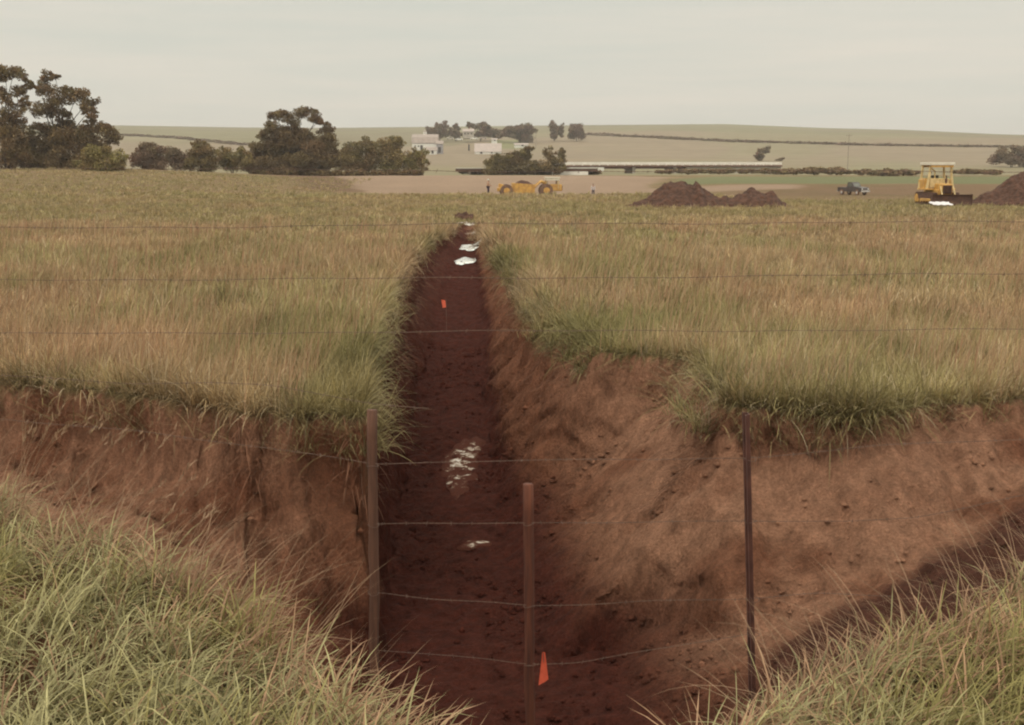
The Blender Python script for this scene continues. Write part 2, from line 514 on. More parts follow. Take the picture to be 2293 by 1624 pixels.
M_GROUND = mat_ground('ground_earth')
xs_c = np.arange(-8.0, 8.001, 0.065)
xr_ = spread(8.0, 0, 0.09, 1.06, 260)[1:]
xs = np.concatenate([-xr_[::-1], xs_c, xr_])
ys = np.concatenate([-spread(0, 0, 0.8, 1.3, 60)[::-1][:-1] + 0.0, np.arange(0.0, 11, 0.12), np.arange(11.0, 24, 0.06),
                     np.arange(24, 70, 0.14), spread(70, 0, 0.4, 1.018, 318)])
g_ = grid_mesh('ground', xs, ys, M_GROUND)
tag(g_, kind='structure')
END_Y = ys[-1]

# hills
def hill_colour(X, Y):
    ax = X / Y
    c = np.broadcast_to(np.array([0.222, 0.168, 0.108]), X.shape + (3,)).copy()
    up = ss(-8, 8, Y - np.interp(ax, [-0.5, -0.34, -0.2, -0.05, 0.06, 0.25, 0.44], [1060, 1020, 760, 800, 1180, 1020, 900]))
    c = mixc(c, np.array([0.180, 0.150, 0.088]), up)
    c = mixc(c, np.array([0.195, 0.165, 0.085]), ss(560, 470, Y) * 0.8)
    c = mixc(c, np.array([0.200, 0.180, 0.095]), ss(0.45, 0.6, fbm(ax * 9, Y * 0.004, 301, 3)) * 0.5)
    c = mixc(c, np.array([0.165, 0.165, 0.07]), ((ax > -0.02) & (ax < 0.01) & (Y > 760) & (Y < 880)) * 0.8)
    c = c * (0.90 + 0.2 * fbm(X * 0.02 + Y * 0.002, Y * 0.05, 311, 4))[..., None]
    return c
hx = np.linspace(-1900, 1900, 420); hy = np.concatenate([np.geomspace(END_Y, 1500, 200), np.linspace(1540, 3900, 50)])
HX, HY = np.meshgrid(hx, hy)
HX = HX * np.clip(HY / 1500, 0.25, 1)
HZ = height(HX, HY)
hi_ = np.arange(HX.size).reshape(HX.shape)
hq = np.stack([hi_[:-1, :-1], hi_[:-1, 1:], hi_[1:, 1:], hi_[1:, :-1]], -1).reshape(-1, 4)
M_HILL = mat_attr('hill_fields', nscale=0.08, namt=0.10)
h_ = np_mesh('hills', np.stack([HX.ravel(), HY.ravel(), HZ.ravel() ], -1), hq, 4, M_HILL, hill_colour(HX, HY).reshape(-1, 3), smooth=True)
tag(h_, kind='structure')

# ------------------------------------------------------------------ grass
M_GRASS = mat_attr('grass_blades', rough=0.7, trans=0.25)

def blades(name, root, h, w, az, lean, curl, col_a, col_b, mat, seg=3, parent=None, yaw=None, droop=None):
    """root (n,3); az: direction of the lean; lean: radians at the root; curl: radians added towards the tip"""
    n = len(root)
    P = root.copy().astype(float)
    if yaw is None: yaw = az + np.pi / 2 + rng.normal(0, 0.6, n)
    side = np.stack([np.cos(yaw), np.sin(yaw), np.zeros(n)], -1)
    vs = np.zeros((n, 2 * seg + 1, 3)); cs = np.zeros((n, 2 * seg + 1, 3))
    P[:, 2] -= 0.03
    for k in range(seg):
        t = k / seg
        ww = (w * (1 - t ** 1.6 * 0.7))[:, None] * 0.5
        vs[:, 2 * k] = P - side * ww; vs[:, 2 * k + 1] = P + side * ww
        cs[:, 2 * k] = cs[:, 2 * k + 1] = col_a * (1 - t) + col_b * t
        a = lean + curl * (k + 0.5) / seg
        st = (h / seg)[:, None]
        d = np.stack([np.sin(a) * np.cos(az), np.sin(a) * np.sin(az), np.cos(a)], -1)
        P = P + d * st
    vs[:, 2 * seg] = P; cs[:, 2 * seg] = col_b
    m = 2 * seg + 1
    base = (np.arange(n) * m)[:, None]
    loops = []; tot = []
    quad = np.array([[2 * k, 2 * k + 1, 2 * k + 3, 2 * k + 2] for k in range(seg - 1)]).ravel()
    tri = np.array([2 * seg - 2, 2 * seg - 1, 2 * seg])
    pat = np.concatenate([quad, tri]) if seg > 1 else tri
    loops = (base + pat[None, :]).ravel()
    tot = np.tile(np.array([4] * (seg - 1) + [3]), n)
    return np_mesh(name, vs.reshape(-1, 3), loops, tot, mat, cs.reshape(-1, 3), parent=parent)

def on_pasture(X, Y):
    """True where grass grows beyond the ditch"""
    tz, D = trench(X, Y)
    Yr = rim_far(X)
    z = height(X, Y)
    slump = (X > -1.5) & (Y > 20.5) & (z > -0.42) & (Y < 60)
    return (Y > Yr + 0.02) & ((tz > -0.02) | (slump & (rng.random(X.shape) < 0.75)) | (Y > 66))

def scatter(n, y0, y1, margin, power=0.0):
    u = rng.random(n)
    Y = y0 + (y1 - y0) * u ** (1 + power)
    hw = 0.455 * Y + margin
    X = (rng.random(n) * 2 - 1) * hw
    return X, Y

def tone(X, Y, n):
    """straw / olive / rust mixture by patches, with blade to blade variation"""
    straw = np.array([0.490, 0.355, 0.190]); olive = np.array([0.370, 0.310, 0.140]); rust = np.array([0.440, 0.255, 0.150]); pale = np.array([0.62, 0.50, 0.34])
    a = ss(0.42, 0.60, fbm(X * 0.22 + 0.1 * Y, Y * 0.12, 401, 4) + rng.normal(0, 0.06, n))
    b = ss(0.50, 0.70, fbm(X * 0.35, Y * 0.2, 411, 3) + rng.normal(0, 0.08, n))
    c = mixc(np.broadcast_to(straw, (n, 3)), olive, a)
    c = mixc(c, rust, b * 0.6)
    c = mixc(c, olive * 0.95, ss(50, 90, Y) * (0.35 + 0.5 * ss(0.4, 0.6, fbm(X * 0.06, Y * 0.09, 419, 3))))
    c = mixc(c, pale, (rng.random(n) < 0.12 - 0.06 * ss(50, 90, Y)) * 0.8)
    c = mixc(c, np.array([0.255, 0.225, 0.090]), ss(0.56, 0.72, fbm(X * 0.45, Y * 0.25, 415, 3)) * 0.7 * ss(70, 40, Y))
    c = c * (0.74 + 0.52 * vn(X * 1.6, Y * 0.9, 417))[:, None] * (1 + rng.uniform(-0.3, 0.3, n) * (1 - 0.6 * ss(35, 80, Y)))[:, None]
    return c

def pasture(n, y0, y1, h0, h1, w0, w1, seg, margin=2.5, power=0.0, clump=0.35, per=7, rad=0.05):
    """blades grow in tufts that fan outwards, each tuft with its own height and tone"""
    X, Y = scatter(n // per, y0, y1, margin, power)
    keep = rng.random(len(X)) < (1 - clump) + clump * 1.6 * vn(X * 2.2, Y * 2.2, 421)
    X, Y = X[keep], Y[keep]
    m = len(X)
    th = 0.45 + 0.55 * rng.random(m) ** 0.7 + 0.55 * (rng.random(m) < 0.12)
    tb = rng.uniform(0.78, 1.2, m); tl = np.abs(rng.normal(0.1, 0.12, m)); ta = rng.normal(R(15), 1.2, m)
    X = np.repeat(X, per); Y = np.repeat(Y, per); n = len(X)
    oa = rng.random(n) * 6.283; orad = np.abs(rng.normal(0, 1, n))
    r_ = rad * (Y / y0) ** 0.5
    X = X + np.cos(oa) * orad * r_; Y = Y + np.sin(oa) * orad * r_
    th = np.repeat(th, per); tb = np.repeat(tb, per); tl = np.repeat(tl, per); ta = np.repeat(ta, per)
    k = on_pasture(X, Y) & ~(((Y > 140) & (X > -26)) | ((Y > 108) & (X > 22)))
    X, Y, th, tb, tl, ta, oa, orad = [v[k] for v in (X, Y, th, tb, tl, ta, oa, orad)]
    n = len(X); Z = height(X, Y)
    hh = rng.uniform(h0, h1, n) * th * (0.6 + 0.8 * fbm(X * 0.4, Y * 0.4, 431, 3)) * 1.15
    ww = rng.uniform(w0, w1, n)
    vx = np.cos(oa) * orad * 0.22 + np.cos(ta) * tl; vy = np.sin(oa) * orad * 0.22 + np.sin(ta) * tl
    az = np.arctan2(vy, vx) + rng.normal(0, 0.3, n)
    lean = np.hypot(vx, vy) * 0.9; curl = np.abs(rng.normal(0.55, 0.45, n))
    c = tone(X, Y, n) * tb[:, None]
    return np.stack([X, Y, Z], -1), hh, ww, az, lean, curl, c

def cat(*parts):
    return [np.concatenate([p[i] for p in parts]) for i in range(len(parts[0]))]

near_p = pasture(190000, 14.3, 24, 0.20, 0.50, 0.007, 0.015, 3, power=0.2, clump=0.6)
mid_p = pasture(190000, 24, 48, 0.20, 0.48, 0.012, 0.026, 3, power=0.3, clump=0.5)
far_p = pasture(190000, 48, 110, 0.16, 0.34, 0.022, 0.045, 2, power=0.3, rad=0.09)
far2_p = pasture(110000, 110, 222, 0.18, 0.36, 0.05, 0.10, 2, power=0.2, rad=0.2)
q = cat(near_p, mid_p, far_p, far2_p)
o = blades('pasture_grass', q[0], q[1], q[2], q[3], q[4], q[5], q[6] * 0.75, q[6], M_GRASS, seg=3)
tag(o, 'straw and olive coloured pasture grass covering the field beyond the ditch', 'grass', kind='stuff')

# taller seeding stalks standing out of the pasture
def stalks():
    X, Y = scatter(26000, 14.8, 62, 2.0, 0.5)
    k = on_pasture(X, Y) & (vn(X * 0.5, Y * 0.35, 441) > 0.42)
    X, Y = X[k], Y[k]; n = len(X); Z = height(X, Y)
    c = mixc(np.broadcast_to(np.array([0.46, 0.34, 0.20]), (n, 3)), np.array([0.40, 0.22, 0.13]), rng.random(n)) * rng.uniform(0.8, 1.2, n)[:, None]
    return np.stack([X, Y, Z], -1), rng.uniform(0.5, 0.95, n), 0.0055 + 0.00040 * Y, rng.normal(R(10), 0.9, n), np.abs(rng.normal(0.12, 0.1, n)), np.abs(rng.normal(0.25, 0.25, n)), c
q = stalks()
o = blades('seed_stalks', q[0], q[1], q[2], q[3], q[4], q[5], q[6] * 0.9, q[6], M_GRASS, seg=3)
tag(o, 'thin tan seed stalks standing above the pasture grass', 'grass', kind='stuff')

# long blades drooping over the rims of the ditch and the trench
def rim_grass():
    """separate tufts of very different length, their blades crossing and falling in many directions"""
    out = []
    m = 760
    X = np.concatenate([rng.uniform(-10.5, 10.5, 560), rng.uniform(2.4, 5.2, 200)]); Y = rim_far(X) + np.abs(rng.normal(0, 0.28, m)) - 0.04
    tz, D = trench(X, Y); ok = tz > -0.05; X, Y = X[ok], Y[ok]
    out.append((X, Y, rng.normal(R(-85), 0.8, len(X))))
    XX = np.linspace(-5, 5, 500)
    for side in (0, 1):
        m = 620 if side == 0 else 760
        Y = 15.0 + 46 * rng.random(m) ** 1.5
        T, _ = trench(XX[None, :] + 0 * Y[:, None], Y[:, None] + 0 * XX[None, :])
        ins_ = T < -0.02
        first = XX[np.argmax(ins_, 1)]; last = XX[499 - np.argmax(ins_[:, ::-1], 1)]
        inset = np.abs(rng.normal(0, 0.25, m)) - 0.05
        if side == 1: inset = np.where(rng.random(m) < 0.18, -rng.uniform(0.05, 0.45, m), inset)     # tufts on slipped turf
        X = (first - inset) if side == 0 else (last + inset)
        ok = Y > rim_far(X) + 0.05
        X, Y = X[ok], Y[ok]
        out.append((X, Y, rng.normal(-0.3 if side == 0 else math.pi + 0.3, 0.8, len(X))))
    X = np.concatenate([a_[0] for a_ in out]); Y = np.concatenate([a_[1] for a_ in out]); A = np.concatenate([a_[2] for a_ in out])
    m = len(X); per = 26
    tl = (0.16 + 0.62 * rng.random(m) ** 1.6) * np.where((X > 2.3) & (X < 5.2) & (Y < 18), 1.05, 1.0) * np.where((X > 0) & (X < 1.6) & (Y > 20) & (Y < 30), 1.1, 1.0); tn = rng.uniform(0.1, 1.15, m); tb = rng.uniform(0.6, 1.2, m)
    n = m * per
    X = np.repeat(X, per) + rng.normal(0, 0.09, n); Y = np.repeat(Y, per) + rng.normal(0, 0.09, n)
    A = np.repeat(A, per) + rng.normal(0, 0.75, n); tl = np.repeat(tl, per); tn = np.repeat(tn, per); tb = np.repeat(tb, per)
    Z = height(X, Y); Z = np.maximum(Z, -0.45)
    hh = tl * rng.uniform(0.5, 1.35, n)
    c = tone(X, Y, n) * (tb * rng.uniform(0.8, 1.15, n))[:, None]
    return np.stack([X, Y, Z], -1), hh, 0.005 + 0.0004 * Y, A, np.abs(tn + rng.normal(0, 0.3, n)), rng.uniform(0.1, 1.8, n), c
q = rim_grass()
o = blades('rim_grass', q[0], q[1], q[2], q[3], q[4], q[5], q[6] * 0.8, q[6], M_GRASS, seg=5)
tag(o, 'long drooping grass hanging over the cut edges of the ditch and trench', 'grass', kind='stuff')

# dark roots and dead weeds hanging down the cut faces
def roots():
    n = 5200
    X = np.concatenate([rng.uniform(-8.5, 6.5, n // 3), np.zeros(n - n // 3)])
    Y = np.concatenate([rim_far(X[:n // 3]) - rng.uniform(0.0, 0.25, n // 3), 16.2 + 33 * rng.random(n - n // 3) ** 1.6])
    m = n // 3; XX = np.linspace(-5, 5, 500)
    T, _ = trench(XX[None, :] + 0 * Y[m:, None], Y[m:, None] + 0 * XX[None, :])
    ins = T < -0.02
    first = XX[np.argmax(ins, 1)]; last = XX[499 - np.argmax(ins[:, ::-1], 1)]
    lft = rng.random(n - m) < 0.72
    X[m:] = np.where(lft, first + rng.uniform(0.0, 0.5, n - m), last - rng.uniform(0.0, 0.7, n - m))
    keep = (rng.random(n) < 0.1 + 1.1 * ss(0.4, 0.7, vn(X * 1.1, Y * 0.6, 471))) & (height(X, Y) > -1.6)
    X, Y = X[keep], Y[keep]; n = len(X)
    inl = X < -1.5
    Z = height(X, Y) + 0.06
    az = np.where((Y < 16) & (np.abs(X) > 1.6), R(-90), np.where(inl, 0.0, math.pi)) + rng.normal(0, 0.5, n)
    c = np.array([0.20, 0.095, 0.055]) * rng.uniform(0.4, 1.4, n)[:, None]
    return np.stack([X, Y, Z], -1), rng.uniform(0.15, 0.6, n), 0.006 + 0.0004 * Y, az, rng.uniform(1.2, 2.4, n), rng.uniform(0.2, 0.9, n), c
q = roots()
o = blades('hanging_roots', q[0], q[1], q[2], q[3], q[4], q[5], q[6], q[6], M_GRASS, seg=4)
tag(o, 'dark roots and dead weeds hanging down the cut earth faces', 'roots', kind='stuff')

# near bank: lush green blades in arching tufts
def bank_grass():
    nt_ = 8600
    X = rng.uniform(-9.5, 9.5, nt_); Yn = bank_edge(X)
    Y = Yn + 0.1 - (np.abs(rng.random(nt_)) ** 0.9) * (Yn - 1.6)
    k = (Y > 1.7) & (np.abs(X) < 0.5 * Y + 5.0)
    X, Y = X[k], Y[k]
    per = 22
    n = len(X) * per
    tx = np.repeat(X, per) + rng.normal(0, 0.05, n); ty = np.repeat(Y, per) + rng.normal(0, 0.05, n)
    taz = np.repeat(rng.normal(R(-10), 1.3, len(X)), per) + rng.normal(0, 0.55, n)
    ok = ty < bank_edge(tx) + 0.25
    tx, ty, taz = tx[ok], ty[ok], taz[ok]; n = len(tx)
    Z = height(tx, ty)
    hh = rng.uniform(0.10, 0.36, n)
    ww = rng.uniform(0.0042, 0.0092, n)
    g1 = np.array([0.330, 0.285, 0.110]); g2 = np.array([0.450, 0.405, 0.205]); g3 = np.array([0.47, 0.27, 0.17])
    pn = fbm(tx * 1.2, ty * 1.2, 461, 3) + rng.normal(0, 0.09, n)
    c = mixc(np.broadcast_to(g1, (n, 3)), g2, ss(0.40, 0.62, pn))
    edge = ss(0.8, 0.0, bank_edge(tx) - ty)
    c = mixc(c, g3, ((rng.random(n) < 0.10 + 0.45 * edge)) * 0.85)
    c = c * (0.8 + 0.4 * vn(tx * 4, ty * 4, 465))[:, None] * rng.uniform(0.6, 1.3, n)[:, None]
    return np.stack([tx, ty, Z], -1), hh, ww, taz, np.abs(rng.normal(0.25, 0.2, n)), rng.uniform(0.5, 2.6, n), c
q = bank_grass()
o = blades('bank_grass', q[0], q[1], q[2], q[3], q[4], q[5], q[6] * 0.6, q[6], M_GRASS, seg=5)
tag(o, 'lush green arching grass on the near bank in the foreground', 'grass', kind='stuff')

# dry tan stems leaning out from the near bank over the ditch, some with seed heads
def dry_stems():
    mb_r = []; H = []; A = []; LN = []; CU = []; W = []
    # left side: from the far left corner down to the middle; right side leans left
    for (px, py, tx, ty, n_) in [(20, 1130, 210, 830, 9), (60, 1150, 255, 900, 8), (20, 1140, 70, 900, 10), (110, 1180, 330, 1010, 7), (270, 1230, 420, 1060, 8),
                             (380, 1290, 500, 1105, 9), (470, 1310, 640, 1180, 7), (600, 1340, 740, 1130, 6), (640, 1400, 790, 1200, 9),
                             (700, 1440, 830, 1290, 8), (760, 1500, 870, 1340, 7), (560, 1330, 560, 1120, 4),
                             (200, 1160, 160, 1000, 5),
                             (1560, 1560, 1500, 1490, 3), (1640, 1520, 1580, 1430, 3), (1760, 1480, 1660, 1370, 6), (1930, 1480, 1760, 1360, 8),
                             (2060, 1430, 1880, 1330, 8), (2140, 1400, 2030, 1300, 6), (2250, 1350, 2190, 1230, 6), (1850, 1490, 1800, 1400, 5)]:
        for k in range(n_):
            x = px + random.uniform(-45, 45); y = py + random.uniform(-10, 45)
            d = ray(x, y)
            Y = np.linspace(2.0, 9, 500); t = Y / d[1]; g = height(d[0] * t, Y); zz = EYE + d[2] * t
            b = (zz < g + 0.12); kk = int(np.argmax(b)) if b.any() else None
            if kk is None or kk == 0:
                j = int(np.argmin(np.abs(Y - bank_edge(d[0] * t)))); kk = j
            p = np.array([d[0] * t[kk], Y[kk], g[kk]])
            Lpx = math.hypot(tx - px, ty - py) * random.uniform(0.65, 1.15)
            Lm = Lpx / (F / Y[kk]) * 1.15 + 0.12
            az = math.atan2(0.35 * random.uniform(-1, 1), (tx - px) / 100.0 + random.uniform(-0.4, 0.4))
            ang = math.atan2(abs(tx - px), max(py - ty, 1)) * random.uniform(0.7, 1.1)
            mb_r.append(p); H.append(Lm); A.append(az); LN.append(ang * 0.85); CU.append(random.uniform(-0.05, 0.55)); W.append(0.0035)
    n = len(H)
    # feathery seed heads at the tips of the longest stems
    for i in range(42):
        p = np.array(mb_r[i], float); p[2] -= 0.03; a0 = A[i]
        if H[i] < 0.45: continue
        pts_ = []
        for k in range(6):
            a = LN[i] + CU[i] * (k + 0.5) / 6
            p = p + np.array([math.sin(a) * math.cos(a0), math.sin(a) * math.sin(a0), math.cos(a)]) * H[i] / 6
            pts_.append(p.copy())
        for k in range(16):
            t = random.uniform(0.05, 1.0)
            mb_r.append(pts_[4] * (1 - t) + pts_[5] * t + np.array([0, 0, 0.03])); H.append(random.uniform(0.02, 0.05)); A.append(a0 + random.uniform(-1.3, 1.3))
            LN.append(LN[i] + random.uniform(-0.5, 0.6)); CU.append(0.5); W.append(0.004)
    # tufts of finer bent stems at the edge
    m_ = 1300
    X = rng.uniform(-4.6, 4.6, m_); X = np.where(np.abs(X) < 0.75, np.sign(X) * (0.8 + 3.6 * rng.random(m_)), X); Y = bank_edge(X) - np.abs(rng.normal(0, 0.14, m_)) + 0.08
    X2 = X; g = height(X2, Y)
    left = X2 < 0
    az2 = np.where(left, rng.normal(0.15, 0.7, m_), rng.normal(math.pi - 0.2, 0.7, m_))
    r_ = np.concatenate([np.array(mb_r), np.stack([X2, Y, g], -1)])
    H = np.concatenate([H, rng.uniform(0.12, 0.6, m_) ]); A = np.concatenate([A, az2])
    LN = np.concatenate([LN, np.abs(rng.normal(0.5, 0.3, m_))]); CU = np.concatenate([CU, rng.uniform(0.1, 1.2, m_)]); W = np.concatenate([W, np.full(m_, 0.0032)])
    c = np.array([0.43, 0.285, 0.180]) * rng.uniform(0.7, 1.2, len(H))[:, None]
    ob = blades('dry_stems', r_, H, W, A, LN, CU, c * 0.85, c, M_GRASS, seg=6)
    return tag(ob, 'long dry tan grass stems leaning out from the near bank over the ditch', 'grass', kind='stuff')
dry_stems()

# ------------------------------------------------------------------ trees
M_LEAF = mat_attr('tree_leaves', rough=0.7, trans=0.15)
M_BARK = mat_plain('bark', (0.085, 0.055, 0.036), (0.045, 0.028, 0.02), scale=3, rough=0.95, bump=0.05)

LEAF = {'scrub': (0.26, 0.185, 0.105), 'line': (0.22, 0.16, 0.11), 'dark': (0.165, 0.110, 0.050), 'olive': (0.220, 0.165, 0.066), 'grey': (0.182, 0.120, 0.074), 'mid': (0.178, 0.125, 0.054)}

def leaves(clumps, depth_k, size, dens, colour, rngl):
    vs = []; cs = []
    base = np.array(LEAF[colour])
    subs = []
    for (c, rx, rz, ry) in clumps:
        subs.append((c, rx * 0.75, rz * 0.75, ry * 0.75))
        for k in range(7):
            d = rngl.normal(0, 1, 3); d /= np.linalg.norm(d)
            f_ = rngl.uniform(0.3, 0.55)
            o_ = rngl.uniform(0.65, 1.05)
            subs.append(((c[0] + d[0] * rx * o_, c[1] + d[1] * ry * o_, c[2] + d[2] * rz * o_), rx * f_, (0.5 * rz + 0.35 * rx) * f_, ry * f_))
    for (c, rx, rz, ry) in subs:
        vol = rx * rz
        n = int(max(60, 6.6 * dens * vol / (size * size)))
        u = rngl.normal(0, 1, (n, 3)); u /= np.linalg.norm(u, axis=1)[:, None]
        rad = rngl.random(n) ** 0.42
        rad = rad * (0.82 + 0.36 * vn(u[:, 0] * 2.2 + c[0], u[:, 2] * 2.2 + u[:, 1] * 1.7 + c[2], 500))
        p = u * rad[:, None] * np.array([rx, ry, rz]) + np.array(c)
        a = rngl.normal(0, 1, (n, 3)); a /= np.linalg.norm(a, axis=1)[:, None]
        b = np.cross(a, rngl.normal(0, 1, (n, 3))); b /= np.linalg.norm(b, axis=1)[:, None]
        s = size * rngl.uniform(0.5, 1.15, n)[:, None]
        q_ = np.stack([p - a * s - b * s * 0.2, p + b * s * 0.65, p + a * s + b * s * 0.15, p - b * s * 0.55], 1)
        vs.append(q_.reshape(-1, 3))
        cc = base * rngl.uniform(0.8, 1.25) * rngl.uniform(0.6, 1.45, n)[:, None]
        cc[:, 1] *= rngl.uniform(0.9, 1.12)
        cs.append(np.repeat(cc, 4, 0))
    return np.concatenate(vs), np.concatenate(cs)

def tree(name, label, cat_, dist, clumps_px, base_px, colour='mid', size=0.28, dens=1.5, trunk_r=0.25, group=None, seed=1, stems=1, depth=0.9, sink=0.0):
    """clumps in picture units (x, y, rx, ry), converted to metres at the tree's own distance"""
    rl = np.random.default_rng(seed)
    size = size * 0.78
    sc_ = dist / F
    b = at(base_px[0], base_px[1], dist)
    zb = gz(b.x, b.y)
    base = Vector((b.x, b.y, zb))
    root = empty(name, base, label, cat_, group=group)
    cl = []
    W = max(c[0] + c[2] for c in clumps_px) - min(c[0] - c[2] for c in clumps_px)
    for (x, y, rx, ry) in clumps_px:
        p = at(x, y, dist)
        off = (rl.random() - 0.5) * 0.45 * W * sc_ * (0.6 if len(clumps_px) > 2 else 0)
        k_ = (dist + off) / dist
        p = Vector((p.x * k_, dist + off, EYE + (p.z - EYE) * k_))
        gr = 1.34 if dist < 500 else 1.12
        cl.append(((p.x - base.x, p.y - base.y, p.z - base.z), gr * rx * sc_, gr * ry * sc_, max(rx, ry) * sc_ * depth))
    v, c = leaves(cl, depth, size, dens, colour, rl)
    v[:, 2] = np.maximum(v[:, 2], 0.02)
    np_mesh('crown', v, np.arange(len(v)), 4, M_LEAF, c, parent=root)
    mb = MB()
    top = max(k[0][2] for k in cl)
    for s_ in range(stems):
        dx = (s_ - (stems - 1) / 2) * trunk_r * 3
        fork = Vector((dx * 1.6, 0, top * 0.32))
        mb.tube([(dx, 0, -0.4), (dx, 0, 0.3), tuple(fork)], [trunk_r * 1.25, trunk_r, trunk_r * 0.75], n=8)
        for i, k in enumerate(cl):
            if i % stems != s_: continue
            t = Vector(k[0])
            if t.z < fork.z * 1.02:
                mid = Vector((t.x * 0.5 + dx * 0.5, t.y * 0.5, t.z * 0.45)); st = Vector((dx, 0, 0.1))
            else:
                st = fork; mid = fork.lerp(t, 0.5) + Vector((rl.normal(0, 0.05), rl.normal(0, 0.05), -0.06)) * (t - fork).length
            r0 = trunk_r * (0.42 if k[1] > 0.8 else 0.3)
            mb.tube([st, mid, t], [r0, r0 * 0.7, r0 * 0.25], n=5)
    mb.obj('trunk', M_BARK, root, smooth=True)
    return root

G_L = 'tall trees at the left edge'
tree('tall_tree', 'tall sparse tree cut by the left edge of the picture', 'tree', 206,
     [(31,163,27,13),(12,168,18,12),(66,189,9,9),(40,201,18,11),(15,226,15,12),(58,228,11,9),(34,250,23,18),(10,266,13,15),(5,200,10,10),
      (20,300,26,26),(24,335,28,26),(12,362,30,20),(45,352,20,22),(30,280,18,14),(48,320,12,14)], (20, 378), 'dark', 0.30, 1.3, 0.28, seed=3, stems=2)
tree('tall_tree', 'broad open-crowned tree with sky showing through its limbs, beside the leftmost tree', 'tree', 212,
     [(104,171,11,10),(124,174,9,5),(92,199,14,11),(119,216,22,15),(148,201,11,9),(170,218,27,11),(197,228,16,12),(199,250,15,13),(102,240,24,19),
      (136,252,14,15),(155,276,15,12),(206,269,11,8),(85,289,20,12),(143,296,36,15),(190,295,22,17),(235,290,20,15),(248,308,17,13),(109,330,38,28),
      (170,332,42,28),(70,335,16,24),(60,362,24,18),(125,305,26,14),(214,315,26,18),(97,361,44,18),(158,361,46,19)], (135, 378), 'dark', 0.30, 1.35, 0.30, seed=4, stems=2)
GB = 'bushes along the far side of the pasture'
tree('bush', 'olive rounded bush at the right foot of the tall trees on the left', 'bush', 196,
     [(225,348,30,20),(250,354,24,18),(215,362,34,18),(255,368,26,14)], (235, 382), 'olive', 0.26, 1.7, 0.12, GB, 5, 2)
tree('bush', 'wide brown bush standing first to the right of the gap beside the tall trees', 'bush', 255,
     [(322,341,20,15),(345,343,20,14),(333,359,34,18),(315,362,14,15),(364,358,18,15)], (335, 377), 'grey', 0.30, 1.6, 0.12, GB, 6, 2)
tree('bush', 'small low bush between the wide brown bush and the small round-topped tree', 'bush', 260,
     [(390,346,15,11),(400,350,16,10),(398,361,30,16)], (395, 376), 'grey', 0.30, 1.6, 0.1, GB, 7)
tree('small_tree', 'small tree with a round top knot left of the big tree', 'tree', 258,
     [(442,329,12,11),(460,328,12,9),(450,342,18,9),(450,358,30,18),(430,364,20,13),(472,364,16,12)], (450, 377), 'mid', 0.30, 1.5, 0.14, None, 8)
tree('bush', 'ragged bush touching the left side of the big tree', 'bush', 262,
     [(496,342,13,9),(515,350,18,12),(540,348,17,14),(500,364,26,15),(538,367,26,15)], (520, 384), 'olive', 0.30, 1.5, 0.12, GB, 9, 2)
tree('big_tree', 'big domed tree standing alone above the bushes left of the farm', 'tree', 266,
     [(622,262,18,11),(646,257,12,8),(680,255,21,11),(711,262,11,11),(663,274,13,14),(603,284,13,13),(593,301,14,11),(731,286,11,9),(711,273,8,6),
      (639,301,25,14),(682,303,26,12),(735,305,20,13),(622,322,34,18),(694,327,50,21),(574,344,20,18),(615,351,46,24),(706,354,50,24),(740,342,18,18),
      (610,373,50,16),(700,374,56,16),(585,378,28,10)], (655, 390), 'dark', 0.30, 1.6, 0.42, seed=10, stems=2)
tree('bush', 'large willow-like bush at the right side of the big tree', 'bush', 285,
     [(786,346,22,20),(810,327,20,12),(800,364,30,20),(830,345,16,18),(775,370,16,14)], (800, 389), 'mid', 0.32, 1.5, 0.12, GB, 11, 3)
tree('bush', 'large bush in the middle of the three between the big tree and the farm', 'bush', 288,
     [(852,328,22,13),(886,327,17,13),(865,348,28,20),(862,370,30,16),(888,360,14,20)], (865, 390), 'olive', 0.32, 1.5, 0.12, GB, 12, 3)
tree('bush', 'bush below the white barn, last of the row right of the big tree', 'bush', 290,
     [(915,352,15,16),(938,350,16,13),(925,372,24,14),(943,362,12,14)], (925, 390), 'olive', 0.32, 1.4, 0.12, GB, 13, 2)
tree('bush', 'long bush in front of the left end of the bridge', 'bush', 330,
     [(1108,360,14,14),(1130,355,18,12),(1155,358,22,14),(1176,343,14,14),(1187,334,7,7),(1140,373,42,12),(1175,370,18,14)], (1145, 389), 'mid', 0.36, 1.5, 0.12, GB, 14, 3)
tree('small_tree', 'small two-topped tree in front of the white bridge rail', 'tree', 330,
     [(1230,350,13,13),(1256,345,8,12),(1244,363,18,11),(1225,376,22,10),(1250,377,14,9)], (1240, 388), 'mid', 0.36, 1.4, 0.14, None, 15)
GF = 'trees around the farmstead'
